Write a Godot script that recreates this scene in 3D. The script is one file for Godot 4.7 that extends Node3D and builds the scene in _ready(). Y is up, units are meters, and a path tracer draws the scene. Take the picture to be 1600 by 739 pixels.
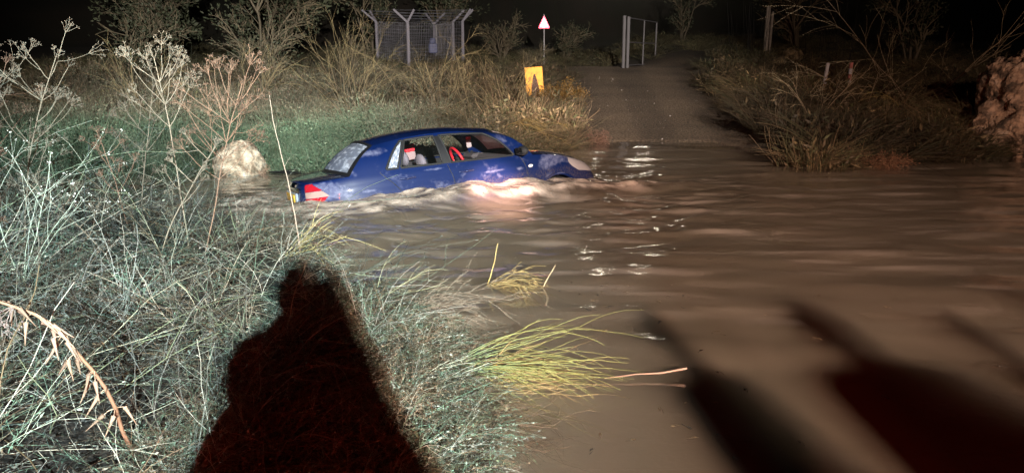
extends Node3D

# ---------------------------------------------------------------- mesh builder
class MB:
	var v := PackedVector3Array()
	var n := PackedVector3Array()
	var c := PackedColorArray()
	var uv := PackedVector2Array()
	var ix := PackedInt32Array()

	func add(p: Vector3, nn: Vector3, col := Color.WHITE, t := Vector2.ZERO) -> int:
		v.append(p); n.append(nn); c.append(col); uv.append(t)
		return v.size() - 1

	# flat triangle, turned so that its front looks along «out»
	func face(pts: Array, out: Vector3, col := Color.WHITE) -> void:
		var nn: Vector3 = (pts[2] - pts[0]).cross(pts[1] - pts[0]).normalized()
		var flip := nn.dot(out) < 0.0
		if flip:
			nn = -nn
		var s := v.size()
		for p in pts:
			add(p, nn, col, Vector2(p.x, p.y))
		for k in range(1, pts.size() - 1):
			if flip:
				ix.append_array([s, s + k + 1, s + k])
			else:
				ix.append_array([s, s + k, s + k + 1])

	func tube(pts: PackedVector3Array, r0: float, r1: float, sides := 3, c0 := Color.WHITE, c1 := Color.WHITE, cap := false) -> void:
		var m := pts.size()
		if m < 2:
			return
		var t := (pts[1] - pts[0]).normalized()
		var u := t.cross(Vector3(0.31, 0.17, 0.93)).normalized()
		var s := v.size()
		for i in m:
			if i > 0:
				t = (pts[mini(i + 1, m - 1)] - pts[i - 1]).normalized()
			u = (u - t * u.dot(t)).normalized()
			var w := t.cross(u)
			var f := float(i) / (m - 1)
			var r := lerpf(r0, r1, f)
			var col := c0.lerp(c1, f)
			for j in sides:
				var a := TAU * j / sides
				var d := u * cos(a) + w * sin(a)
				add(pts[i] + d * r, d, col, Vector2(float(j) / sides, f))
		for i in m - 1:
			for j in sides:
				var a := s + i * sides + j
				var b := s + i * sides + (j + 1) % sides
				ix.append_array([a, b + sides, b, a, a + sides, b + sides])
		if cap:
			for e in 2:
				var ring := []
				for j in sides:
					ring.append(v[s + (m - 1) * sides * e + j])
				face(ring, (pts[m - 1] - pts[m - 2]) if e == 1 else (pts[0] - pts[1]), c1 if e == 1 else c0)

	# rows x cols sheet with smooth normals; holes: Callable(row, col) -> bool
	func sheet(p: Array, uvs = null, col := Color.WHITE, flip := false, hole = null, cols = null) -> void:
		var rows := p.size()
		var w: int = p[0].size()
		var s := v.size()
		for i in rows:
			for j in w:
				add(p[i][j], Vector3.ZERO, cols[i][j] if cols != null else col, uvs[i][j] if uvs != null else Vector2(float(j) / (w - 1), float(i) / (rows - 1)))
		for i in rows - 1:
			for j in w - 1:
				if hole != null and hole.call(i, j):
					continue
				var a := s + i * w + j
				var q := [a, a + 1, a + w + 1, a + w]
				if flip:
					q = [a, a + w, a + w + 1, a + 1]
				ix.append_array([q[0], q[1], q[2], q[0], q[2], q[3]])
		smooth(s, rows, w, flip)

	func smooth(s: int, rows: int, w: int, flip: bool) -> void:
		for i in rows:
			for j in w:
				var dx := v[s + i * w + mini(j + 1, w - 1)] - v[s + i * w + maxi(j - 1, 0)]
				var dy := v[s + mini(i + 1, rows - 1) * w + j] - v[s + maxi(i - 1, 0) * w + j]
				var nn := dy.cross(dx).normalized()
				n[s + i * w + j] = -nn if flip else nn

	# a box with chamfered edges
	func box(at: Vector3, size: Vector3, b := Basis(), bev := 0.006, col := Color.WHITE) -> void:
		var h := size * 0.5
		bev = minf(bev, minf(h.x, minf(h.y, h.z)) * 0.9)
		var P := func(x: float, y: float, z: float, ax: int) -> Vector3:
			var q := Vector3(x * h.x, y * h.y, z * h.z)
			for k in 3:
				if k != ax:
					q[k] -= signf(q[k]) * bev
			return at + b * q
		for ax in 3:
			for sg in [-1.0, 1.0]:
				var pts := []
				for cc in [[-1, -1], [1, -1], [1, 1], [-1, 1]]:
					var q := Vector3.ZERO
					q[ax] = sg; q[(ax + 1) % 3] = cc[0]; q[(ax + 2) % 3] = cc[1]
					pts.append(P.call(q.x, q.y, q.z, ax))
				var o := Vector3.ZERO
				o[ax] = sg
				face(pts, b * o, col)
		for ax in 3:      # edges along ax
			var k1 := (ax + 1) % 3
			var k2 := (ax + 2) % 3
			for s1 in [-1.0, 1.0]:
				for s2 in [-1.0, 1.0]:
					var a := Vector3.ZERO
					a[ax] = -1.0; a[k1] = s1; a[k2] = s2
					var e := a
					e[ax] = 1.0
					var o := Vector3.ZERO
					o[k1] = s1; o[k2] = s2
					face([P.call(a.x, a.y, a.z, k1), P.call(e.x, e.y, e.z, k1), P.call(e.x, e.y, e.z, k2), P.call(a.x, a.y, a.z, k2)], b * o, col)
		for x in [-1.0, 1.0]:
			for y in [-1.0, 1.0]:
				for z in [-1.0, 1.0]:
					face([P.call(x, y, z, 0), P.call(x, y, z, 1), P.call(x, y, z, 2)], b * Vector3(x, y, z), col)

	# ellipsoid
	func ball(at: Vector3, r: Vector3, b := Basis(), seg := 12, rings := 8, col := Color.WHITE) -> void:
		var p := []
		for i in rings + 1:
			var row := []
			var th := PI * i / rings
			for j in seg + 1:
				var ph := TAU * j / seg
				row.append(at + b * Vector3(r.x * sin(th) * cos(ph), r.y * cos(th), r.z * sin(th) * sin(ph)))
			p.append(row)
		var s := v.size()
		sheet(p, null, col, true)
		for k in range(s, v.size()):
			var d := b.inverse() * (v[k] - at)
			n[k] = (b * Vector3(d.x / (r.x * r.x), d.y / (r.y * r.y), d.z / (r.z * r.z))).normalized()

	# profile of (radius, height) turned about y
	func lathe(prof: Array, tr := Transform3D(), seg := 20, col := Color.WHITE) -> void:
		var p := []
		for q in prof:
			var row := []
			for j in seg + 1:
				var a := TAU * j / seg
				row.append(tr * Vector3(q[0] * cos(a), q[1], q[0] * sin(a)))
			p.append(row)
		sheet(p, null, col, true)

	# leaf: two triangles folded along the middle
	func leaf(at: Vector3, d: Vector3, side: Vector3, l: float, w: float, col: Color) -> void:
		var nn := side.cross(d).normalized()
		var tip := at + d * l
		var m := at + d * l * 0.45
		var s := v.size()
		add(at, nn, col); add(m + side * w + nn * w * 0.3, (nn - side * 0.4).normalized(), col)
		add(tip, nn, col); add(m - side * w + nn * w * 0.3, (nn + side * 0.4).normalized(), col)
		ix.append_array([s, s + 2, s + 1, s, s + 3, s + 2])

	func mesh() -> ArrayMesh:
		var a := []
		a.resize(Mesh.ARRAY_MAX)
		a[Mesh.ARRAY_VERTEX] = v; a[Mesh.ARRAY_NORMAL] = n; a[Mesh.ARRAY_COLOR] = c; a[Mesh.ARRAY_TEX_UV] = uv; a[Mesh.ARRAY_INDEX] = ix
		var m := ArrayMesh.new()
		m.add_surface_from_arrays(Mesh.PRIMITIVE_TRIANGLES, a)
		return m

# ---------------------------------------------------------------- naming helpers
var taken := {}
func numbered(called: String) -> String:
	var k: int = taken.get(called, -1) + 1
	taken[called] = k
	return called if k == 0 else "%s_%03d" % [called, k]

func tag(o: Node, label: String, category: String, group := "", kind := "") -> Node:
	if label: o.set_meta("label", label)
	if category: o.set_meta("category", category)
	if group: o.set_meta("group", group)
	if kind: o.set_meta("kind", kind)
	return o

func thing(called: String, label: String, category: String, at := Vector3.ZERO, turn := 0.0, group := "") -> Node3D:
	var o := Node3D.new()
	o.name = numbered(called)
	add_child(o)
	o.position = at
	o.rotation.y = turn
	tag(o, label, category, group)
	return o

func part(called: String, b, m: Material, parent: Node) -> MeshInstance3D:
	var o := MeshInstance3D.new()
	o.name = called
	o.mesh = b.mesh() if b is MB else b
	o.material_override = m
	parent.add_child(o, true)
	return o

func solo(called: String, b, m: Material, label: String, category: String, at := Vector3.ZERO, turn := 0.0, group := "") -> MeshInstance3D:
	var o := MeshInstance3D.new()
	o.name = numbered(called)
	o.mesh = b.mesh() if b is MB else b
	o.material_override = m
	add_child(o)
	o.position = at
	o.rotation.y = turn
	tag(o, label, category, group)
	return o

func dup(src: Node3D, label: String, at: Vector3, turn: float, scl := 1.0, tilt := Vector2.ZERO) -> Node3D:
	var o: Node3D = src.duplicate()
	o.name = numbered(str(src.name).rstrip("0123456789").trim_suffix("_"))
	add_child(o)
	o.transform = Transform3D(Basis(Vector3.RIGHT, tilt.x) * Basis(Vector3.BACK, tilt.y) * Basis(Vector3.UP, turn).scaled(Vector3.ONE * scl), at)
	if label: o.set_meta("label", label)
	return o

func stuff(called: String, mesh: Mesh, xf: Array, cols: Array, m: Material, parent: Node) -> MultiMeshInstance3D:
	var mm := MultiMesh.new()
	mm.transform_format = MultiMesh.TRANSFORM_3D
	mm.use_colors = true
	mm.mesh = mesh
	mm.instance_count = xf.size()
	for i in xf.size():
		mm.set_instance_transform(i, xf[i])
		mm.set_instance_color(i, cols[i])
	var o := MultiMeshInstance3D.new()
	o.name = called if parent != self else numbered(called)
	o.multimesh = mm
	o.material_override = m
	parent.add_child(o, true)
	return o

# ---------------------------------------------------------------- numbers
var rng := RandomNumberGenerator.new()
func rf(a: float, b: float) -> float: return rng.randf_range(a, b)
func rdir() -> Vector3:
	var z := rf(-1, 1)
	var a := rf(0, TAU)
	return Vector3(sqrt(1 - z * z) * cos(a), z, sqrt(1 - z * z) * sin(a))
func curve(pts: Array, x: float) -> float:      # piecewise linear through [x, y] pairs
	if x <= pts[0][0]: return pts[0][1]
	for i in range(1, pts.size()):
		if x <= pts[i][0]:
			return lerpf(pts[i - 1][1], pts[i][1], (x - pts[i - 1][0]) / (pts[i][0] - pts[i - 1][0]))
	return pts[-1][1]
func scurve(pts: Array, x: float) -> float:     # the same, smoothed
	var e := 0.12
	return (curve(pts, x - e) + curve(pts, x + e) + 2.0 * curve(pts, x) + curve(pts, x - e * 0.5) + curve(pts, x + e * 0.5)) / 6.0
func sm(a: float, b: float, x: float) -> float: return smoothstep(a, b, x)
func noise(sd: int, freq: float, oct := 3) -> FastNoiseLite:
	var f := FastNoiseLite.new()
	f.seed = sd
	f.noise_type = FastNoiseLite.TYPE_SIMPLEX_SMOOTH
	f.frequency = freq
	f.fractal_octaves = oct
	return f
func lin(r: float, g: float, b: float) -> Color: return Color(r, g, b).linear_to_srgb()

# ---------------------------------------------------------------- materials
func mat(col: Color, rough := 0.7, metal := 0.0, vcol := false) -> StandardMaterial3D:
	var m := StandardMaterial3D.new()
	m.albedo_color = col
	m.roughness = rough
	m.metallic = metal
	m.vertex_color_use_as_albedo = vcol
	m.cull_mode = BaseMaterial3D.CULL_DISABLED
	return m
func noise_tex(nz: FastNoiseLite, size: int, ramp = null, normal := false, bump := 4.0, sy := 0) -> NoiseTexture2D:
	var t := NoiseTexture2D.new()
	t.width = size
	t.height = sy if sy else size
	t.seamless = true
	t.noise = nz
	t.as_normal_map = normal
	t.bump_strength = bump
	if ramp != null:
		var g := Gradient.new()
		var off := PackedFloat32Array()
		var cs := PackedColorArray()
		for e in ramp:
			off.append(e[0]); cs.append(e[1])
		g.offsets = off
		g.colors = cs
		t.color_ramp = g
	return t

# ---------------------------------------------------------------- the lie of the land
const NEAR := [[-40, -10.5], [-14, -9.0], [-6, -8.0], [-2.6, -7.0], [-2.05, -6.6], [-1.3, -5.4], [-0.7, -4.6], [-0.3, -3.9], [-0.2, -3.2], [-0.12, -2.5], [0.2, -2.0], [2, -1.75], [8, -1.7], [40, -1.0]]
const FAR := [[-40, -9.5], [-12, -11.2], [-6, -11.4], [-4, -11.6], [-2.2, -12.0], [-0.2, -13.2], [1.3, -15.0], [1.8, -15.7], [4.6, -15.7], [4.75, -13.2], [4.95, -11.9], [5.6, -12.1], [8.4, -13.2], [10, -13.7], [40, -17]]
const ROAD := [[-60, 16.0], [-45, 8.5], [-32, 5.0], [-22, 3.95], [-15.6, 3.3], [-10, 3.0]]       # z, centre
const ROADW := [[-60, 2.4], [-32, 2.55], [-22, 1.95], [-15.6, 1.65], [-10, 1.65]]
var nz_land := noise(5, 0.35, 4)
var nz_fine := noise(9, 2.2, 3)
var nz_hill := noise(3, 0.03, 3)

func road_at(x: float, z: float) -> float:      # 1 in the middle of the track, 0 beside it
	var w := curve(ROADW, z) + 0.25 * nz_land.get_noise_2d(3.0, z * 1.4)
	return (1.0 - sm(w - 0.2, w + 0.8, absf(x - curve(ROAD, z)))) * sm(-35.0, -32.5, z)

func land(x: float, z: float) -> float:
	var zn := scurve(NEAR, x)
	var zf := scurve(FAR, x)
	var d := z - zn
	var h := -0.9
	if d > -2.0 and z > -8.0 or d > 0.0:
		var bank := 0.30 * (1.0 - exp(-maxf(d, 0.0) / 0.9)) + 0.012 * maxf(d, 0)
		h = bank if d > 0.0 else maxf(-0.9, d * 0.33)
		h += 0.06 * nz_land.get_noise_2d(x * 2.0, z * 2.0)
	if z < zf + 3.0 and z < -8.0:
		var e := zf - z
		var up := 0.0
		if e > 0.0:
			var up_veg := 0.28 * (1.0 - exp(-e / 0.8)) + (0.056 + 0.034 * sm(5.0, 9.0, x)) * e
			var er := -15.7 - z
			var up_road := minf(0.094 * maxf(er, 0.0), 1.46 + 0.02 * maxf(er - 15.5, 0.0)) + 0.02
			up = lerpf(up_veg, up_road, road_at(x, z))
		else:
			up = maxf(-0.9, e * 0.45)
		up += (0.10 * nz_land.get_noise_2d(x, z) + 0.02 * nz_fine.get_noise_2d(x, z)) * sm(-0.5, 2.0, e) * (1.0 - 0.75 * road_at(x, z))
		if z < -45.0:      # the hill behind
			up = lerpf(up, 2.6, sm(-45, -50, z)) + 0.34 * maxf(-z - 50.0, 0.0) * sm(-50, -60, z) + 2.0 * nz_hill.get_noise_2d(x, z) * sm(-50, -70, z)
		if z < -115.0:
			up += 0.4 * (-z - 115.0)
		h = maxf(h, up) if e <= 0.0 else up
	return h

func ground_at(x: float, z: float) -> Vector3: return Vector3(x, land(x, z), z)

func axis(parts: Array) -> PackedFloat32Array:   # [[from, step], ..., [end, 0]]
	var a := PackedFloat32Array()
	for i in parts.size() - 1:
		var k := int(ceil((parts[i + 1][0] - parts[i][0]) / parts[i][1]))
		for j in k:
			a.append(lerpf(parts[i][0], parts[i + 1][0], float(j) / k))
	a.append(parts[-1][0])
	return a

func make_land() -> void:
	var xs := axis([[-400, 60.0], [-100, 12.0], [-40, 2.5], [-12, 0.35], [-7, 0.14], [10.5, 0.35], [16, 2.5], [45, 12.0], [100, 60.0], [400, 0]])
	var zs := axis([[-420, 50.0], [-120, 10.0], [-60, 2.0], [-36, 0.4], [-24, 0.18], [-11, 0.25], [-1, 0.4], [6, 2.0], [20, 10.0], [60, 60.0], [400, 0]])
	var p := []
	var cols := []
	var soil := Color(0.050, 0.038, 0.026)
	var mud := Color(0.075, 0.055, 0.038)
	var green := Color(0.020, 0.028, 0.014)
	var gravel := Color(0.31, 0.245, 0.175)
	for z in zs:
		var row := []
		var cr := []
		for x in xs:
			var q := ground_at(x, z)
			row.append(q)
			var g := clampf(0.5 + 0.9 * nz_land.get_noise_2d(x * 0.7 + 50, z * 0.7), 0, 1)
			var col := soil.lerp(green, g)
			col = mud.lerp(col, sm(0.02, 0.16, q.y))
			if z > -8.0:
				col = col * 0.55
			if z < -14.0:
				var rd := road_at(x, z)
				# two paler wheel tracks and a darker crown
				var off := absf(x - curve(ROAD, z)) / curve(ROADW, z)
				var tr := 0.62 + 0.25 * sm(0.15, 0.35, off) * (1.0 - sm(0.6, 0.85, off)) + 0.35 * nz_land.get_noise_2d(x * 0.5, z * 1.6)
				col = col.lerp(gravel * tr, rd)
			cr.append(col)
		p.append(row)
		cols.append(cr)
	var b := MB.new()
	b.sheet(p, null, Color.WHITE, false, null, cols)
	# the sheet must look up
	for k in b.n.size():
		if b.n[k].y < 0.0:
			b.n[k] = -b.n[k]
	var m := mat(Color.WHITE, 0.95, 0.0, true)
	m.uv1_triplanar = true
	m.uv1_world_triplanar = true
	m.uv1_scale = Vector3.ONE * 0.45
	m.albedo_texture = noise_tex(noise(21, 0.05, 5), 512, [[0.0, Color(0.45, 0.42, 0.4)], [0.45, Color(0.75, 0.74, 0.72)], [0.6, Color(0.9, 0.88, 0.86)], [1.0, Color.WHITE]])
	m.normal_enabled = true
	m.normal_texture = noise_tex(noise(22, 0.09, 4), 512, null, true, 10.0)
	m.normal_scale = 0.8
	var o := part("ground", b, m, self)
	tag(o, "muddy brown river bank rising to a dark hillside", "ground", "", "structure")
	# loose stones along the track: countless, one object
	var st := MB.new()
	st.ball(Vector3.ZERO, Vector3(1, 0.6, 0.8), Basis(), 6, 4)
	var xf := []
	var cs := []
	for i in 500:
		var z := -15.5 - 15.0 * pow(rng.randf(), 1.4)
		var x := curve(ROAD, z) + rf(-1, 1) * (curve(ROADW, z) + 0.1)
		var s := rf(0.003, 0.010) + (0.02 if rng.randf() < 0.06 else 0.0)
		xf.append(Transform3D(Basis.from_euler(Vector3(rf(-.4, .4), rf(0, TAU), 0)).scaled(Vector3.ONE * s), ground_at(x, z) + Vector3(0, s * 0.2, 0)))
		cs.append(Color(1, 0.92, 0.82) * rf(0.12, 0.3))
	var g := stuff("gravel", st.mesh(), xf, cs, mat(Color.WHITE, 0.9, 0, true), self)
	tag(g, "loose pale gravel scattered over the dirt track", "gravel", "", "stuff")

# ---------------------------------------------------------------- the flood
var nz_w1 := noise(31, 0.55, 2)
var nz_w2 := noise(32, 1.7, 3)
var nz_w3 := noise(33, 0.9, 3)
var car_frame := Transform3D()

func wave(x: float, z: float) -> float:
	# ripples, drawn out along the stream; livelier towards the car
	var c := car_frame.affine_inverse() * Vector3(x, 0.0, z)
	var near_car := exp(-pow(maxf(0.0, absf(c.z - 1.4) - 1.0) / 1.6, 2.0)) * sm(-2.5, 0.5, c.x) * (1.0 - sm(4.5, 8.0, c.x))
	var calm := sm(-2.2, -4.5, z)
	var h := 0.032 * nz_w1.get_noise_2d(x * 0.7 + z * 0.35, z * 2.2) * calm + (0.0035 * calm + 0.016 * near_car) * nz_w2.get_noise_2d(x * 0.8 + z * 0.4, z * 2.2)
	h += 0.045 * near_car * nz_w3.get_noise_2d(x * 1.1 + z * 0.6, z * 2.0)
	# the bulge piled up against the near side, highest at the back, and the rolls that leave it
	var lump := 1.0 + 0.28 * nz_w3.get_noise_2d(c.x * 1.4, 7.0) + 0.2 * nz_w2.get_noise_2d(c.x * 1.2, c.z * 1.8)
	var side := c.z - 0.84
	if side > -0.25:
		var reach := lerpf(0.85, 0.5, sm(0.0, 3.6, c.x))
		var pile := exp(-pow(maxf(0.0, side) / reach, 2.4))
		h += pile * (0.055 + 0.125 * sm(0.3, 1.5, c.x)) * lump * sm(-0.45, 0.25, c.x) * (1.0 - 0.45 * sm(2.0, 4.0, c.x)) * (1.0 - sm(3.9, 4.9, c.x))
		# second roll, peeling off ahead of the front door
		var line := 1.30 + 0.20 * sm(1.6, 4.5, c.x) + 0.05 * nz_w3.get_noise_2d(c.x * 0.9, 3.0)
		var t := (c.z - line) / 0.17
		h += 0.115 * lump * exp(-t * t) * sm(1.0, 2.2, c.x) * (1.0 - sm(4.2, 6.4, c.x))
		var line3 := 1.95 + 0.12 * (c.x - 2.5)
		t = (c.z - line3) / 0.2
		h += 0.035 * lump * exp(-t * t) * sm(1.6, 2.8, c.x) * (1.0 - sm(4.6, 7.0, c.x))
	# wash round the tail
	var tail := Vector2(c.x + 0.45, (c.z + 0.1) * 0.7).length()
	h += 0.05 * exp(-tail * tail / 0.3) * nz_w2.get_noise_2d(x * 2.0, z * 2.6)
	return h

func car_foam(x: float, z: float) -> float:
	var c := car_frame.affine_inverse() * Vector3(x, 0.0, z)
	var side := c.z - 0.84
	var f := 0.0
	if side > -0.3:
		f = exp(-pow(maxf(0.0, side) / lerpf(0.70, 0.42, sm(0, 3.6, c.x)), 3.0)) * sm(-0.4, 0.2, c.x) * (1.0 - sm(3.6, 4.7, c.x))
		var line := 1.27 + 0.20 * sm(1.6, 4.5, c.x)
		f = maxf(f, 0.85 * exp(-pow((c.z - line) / 0.17, 2.0)) * sm(1.0, 2.0, c.x) * (1.0 - sm(3.4, 6.0, c.x)))
	var tail := Vector2(c.x + 0.5, (c.z - 0.1) * 0.8).length()
	f = maxf(f, 0.7 * exp(-tail * tail / 0.7))
	return clampf(f * (0.8 + 0.7 * nz_w2.get_noise_2d(x * 1.3 + z, z * 2.2)), 0.0, 1.0)

func foam(x: float, z: float) -> float:
	# long thin streaks out on the stream
	var st := nz_w1.get_noise_2d(x * 0.8 + z * 0.8 + 40.0, z * 6.5)
	var s2 := nz_w3.get_noise_2d(x * 0.5 + z * 0.4 + 10.0, z * 3.0)
	return clampf(0.3 * car_foam(x, z) + (0.6 * sm(0.24, 0.6, st) + 0.32 * sm(0.1, 0.5, s2)) * sm(-3.5, -6.0, z), 0.0, 1.0)

func make_water() -> void:
	var xs := axis([[-150, 30.0], [-30, 4.0], [-9, 0.3], [-4.6, 0.045], [4.4, 0.09], [8, 0.3], [14, 2.0], [40, 30.0], [160, 0]])
	var zs := axis([[-40, 6.0], [-17, 0.3], [-13, 0.12], [-11, 0.042], [-7, 0.07], [-1.4, 0.5], [0.5, 0]])
	var p := []
	var uvs := []
	var cols := []
	var brown := Color(0.13, 0.098, 0.068)
	var pale := Color(0.85, 0.70, 0.60)
	for z in zs:
		var row := []
		var ur := []
		var cr := []
		for x in xs:
			row.append(Vector3(x, wave(x, z), z))
			ur.append(Vector2(x * 0.32 + z * 0.12, z * 0.8))
			var fm := foam(x, z)
			var cc := brown.lerp(pale, fm)
			cr.append(cc)
		p.append(row); uvs.append(ur); cols.append(cr)
	var b := MB.new()
	b.sheet(p, uvs, Color.WHITE, false, null, cols)
	for k in b.n.size():
		if b.n[k].y < 0.0:
			b.n[k] = -b.n[k]
	var m := mat(Color(1, 1, 1, 0.34), 0.045, 0.0, true)
	m.transparency = BaseMaterial3D.TRANSPARENCY_ALPHA
	m.normal_enabled = true
	m.normal_texture = noise_tex(noise(42, 0.022, 4), 1024, null, true, 6.0)
	m.normal_scale = 0.10
	var o := part("water", b, m, self)
	tag(o, "brown flood water streaming across the track", "water", "", "structure")

# froth thrown up along the car
func make_froth() -> void:
	var xs := axis([[-3.7, 0.04], [2.6, 0]])
	var zs := axis([[-11.2, 0.04], [-6.6, 0]])
	var p := []
	var cols := []
	var nzf := noise(51, 3.2, 4)
	for z in zs:
		var row := []
		var cr := []
		for x in xs:
			var f := car_foam(x, z)
			var g := nzf.get_noise_2d(x * 0.8 + z * 0.5, z * 1.7)
			row.append(Vector3(x, wave(x, z) + 0.004 + 0.02 * f * g, z))
			var c := Color(0.30, 0.235, 0.185).lerp(Color(0.62, 0.51, 0.43), clampf(0.45 + g, 0, 1))
			c.a = clampf(sm(0.05, 0.75, f + 0.45 * g * sm(0.0, 0.3, f)), 0.0, 0.92)
			cr.append(c)
		p.append(row); cols.append(cr)
	var b := MB.new()
	b.sheet(p, null, Color.WHITE, false, func(i, j): return cols[i][j].a < 0.01 and cols[i + 1][j + 1].a < 0.01 and cols[i + 1][j].a < 0.01 and cols[i][j + 1].a < 0.01, cols)
	for k in b.n.size():
		if b.n[k].y < 0.0:
			b.n[k] = -b.n[k]
	var m := mat(Color.WHITE, 0.6, 0.0, true)
	m.transparency = BaseMaterial3D.TRANSPARENCY_ALPHA
	m.normal_enabled = true
	m.uv1_triplanar = true
	m.uv1_world_triplanar = true
	m.uv1_scale = Vector3(0.8, 0.8, 1.6)
	m.normal_texture = noise_tex(noise(52, 0.04, 5), 512, null, true, 10.0)
	m.normal_scale = 0.8
	var o := part("froth", b, m, self)
	tag(o, "muddy froth piled along the car's near side", "foam", "", "stuff")

# the silt that hangs in the water: light sinks into it and spreads
func make_silt() -> void:
	var f := FogVolume.new()
	f.name = "silt"
	f.size = Vector3(24, 0.9, 13.5)
	f.position = Vector3(7.0, -0.485, -8.2)
	var m := FogMaterial.new()
	m.density = SILT
	m.albedo = lin(0.85, 0.71, 0.535)
	f.material = m
	add_child(f)
	tag(f, "brown silt clouding the flood water", "water", "", "stuff")

const SILT := 1.9

# leaf scraps and bits of twig carried along on the water
func make_debris() -> void:
	var b := MB.new()
	b.leaf(Vector3.ZERO, Vector3(1, 0, 0), Vector3(0, 0, 1), 1.0, 0.2, Color(1, 1, 1))
	b.tube(PackedVector3Array([Vector3(-0.6, 0.05, 0.3), Vector3(0.1, 0.12, 0.35), Vector3(0.9, 0.05, 0.2)]), 0.05, 0.03, 3)
	rng.seed = 990
	var xf := []
	var cs := []
	for i in 170:
		var x := rf(-1.4, 6.0)
		var z := rf(-11.0, -2.2)
		if rng.randf() < 0.6:
			x = rf(-0.9, 1.4); z = rf(-5.4, -2.4)
		if z > scurve(NEAR, x):
			continue
		var s := rf(0.012, 0.045)
		xf.append(Transform3D(Basis(Vector3.UP, rf(0, TAU)).scaled(Vector3.ONE * s), Vector3(x, wave(x, z) + 0.004, z)))
		cs.append([Color(0.10, 0.065, 0.035), Color(0.18, 0.12, 0.06), Color(0.05, 0.04, 0.03)][rng.randi() % 3])
	var o := stuff("floating_litter", b.mesh(), xf, cs, mat(Color.WHITE, 0.7, 0, true), self)
	tag(o, "scraps of leaf and twig drifting on the brown water", "litter", "", "stuff")

# ---------------------------------------------------------------- the blue saloon
const CL := 4.42
const BELT := [[0.0, 0.955], [0.3, 0.985], [0.58, 1.0], [1.1, 1.01], [2.0, 0.99], [2.95, 0.97], [3.25, 0.965], [3.42, 0.955], [3.7, 0.925], [3.95, 0.885], [4.15, 0.835], [4.3, 0.785], [4.42, 0.74]]
const SEC := [[0.0, 0.90], [0.2, 0.965], [0.45, 1.0], [0.6, 0.998], [0.8, 0.978], [0.92, 0.955], [1.0, 0.925]]
const XREAR := [[0.0, 0.14], [0.25, 0.02], [0.42, 0.0], [0.52, 0.02], [0.56, 0.07], [0.9, 0.10], [0.97, 0.11], [1.0, 0.14]]
const XFRONT := [[0.0, 4.30], [0.3, 4.43], [0.5, 4.42], [0.62, 4.39], [0.8, 4.33], [0.95, 4.25], [1.0, 4.19]]
const VROWS := [0.0, 0.1, 0.2, 0.3, 0.4, 0.47, 0.52, 0.57, 0.62, 0.68, 0.74, 0.79, 0.84, 0.88, 0.92, 0.96, 0.985, 1.0]
const GROWS := [0.0, 0.05, 0.12, 0.22, 0.34, 0.46, 0.58, 0.70, 0.80, 0.91, 0.955, 1.0]
const RY := [[0.0, 1.325], [0.1, 1.36], [0.2, 1.385], [0.35, 1.404], [0.55, 1.406], [0.72, 1.392], [0.86, 1.362], [1.0, 1.312]]
const CAB0 := 0.58
const CAB1 := 3.40

func car_z(X: float) -> float:
	var n := lerpf(4.6, 6.0, sm(2.0, 3.2, X))
	return pow(maxf(0.0, 1.0 - pow(absf(X / (CL * 0.5) - 1.0), n)), 1.0 / n)

func car_low(X: float, v: float, side := 1.0) -> Vector3:
	var z := car_z(X) * curve(SEC, v) * (1.0 - 0.06 * v * v * sm(3.3, 4.3, X)) * (1.0 - 0.05 * v * sm(0.7, 0.1, X))
	# a shallow crease along the shoulder
	z += 0.006 * exp(-pow((v - 0.80) / 0.03, 2.0)) * sm(0.1, 0.4, X) * (1 - sm(4.0, 4.3, X))
	return Vector3(lerpf(curve(XREAR, v), curve(XFRONT, v), X / CL), lerpf(0.22, scurve(BELT, X), v), side * 0.853 * z)

func car_up(X: float, r: float, side := 1.0) -> Vector3:
	var u := (X - CAB0) / (CAB1 - CAB0)
	var near_q := sm(0.62, 1.06, X) * (1.0 - sm(1.08, 1.28, X))
	var u2 := u + 0.060 * r * r * near_q
	var b := car_low(X, 1.0, 1.0)
	var t := Vector3(lerpf(1.08, 2.74, u2), scurve(RY, u2), 0.50 + 0.075 * sm(0.0, 0.4, u2) - 0.02 * sm(0.7, 1.0, u2))
	var q := b.lerp(t, r)
	var bul := sin(PI * r)
	q += Vector3(0.0, 0.012, 0.030) * bul
	var au := sm(0.75, 1.0, u)      # the pillar line bows upwards
	q += Vector3(0.035, 0.045, 0.0) * bul * au
	q += Vector3(-0.015, 0.022, 0.0) * bul * (1.0 - sm(0.0, 0.2, u))
	return Vector3(q.x, q.y, q.z * side)

func car_columns() -> PackedFloat32Array:
	var a := PackedFloat32Array()
	var half := CL * 0.5
	for i in 12:
		var z := 0.05 + 0.85 * i / 12.0
		a.append(half - half * pow(1.0 - pow(z, 4.6), 1.0 / 4.6))
	a[0] = 0.0004
	var x0 := half - half * pow(1.0 - pow(0.90, 4.6), 1.0 / 4.6)
	var fixed := [CAB0, 1.08, 1.25, 1.29, 1.93, 2.06, 3.10, CAB1]
	var mid := []
	var k := x0
	while k < CL - x0:
		var ok := true
		for q in fixed:
			if absf(q - k) < 0.018:
				ok = false
		if ok:
			mid.append(k)
		k += 0.036
	mid.append_array(fixed)
	mid.sort()
	for q in mid:
		a.append(q)
	for i in 12:
		a.append(CL - a[11 - i])
	return a

func car_uv(p: Vector3) -> Vector2:
	return Vector2(p.x / 4.6, 1.0 - p.y / 1.6)

func sheet_uv(p: Array) -> Array:
	var o := []
	for r in p:
		var row := []
		for q in r:
			row.append(car_uv(q))
		o.append(row)
	return o

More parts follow.
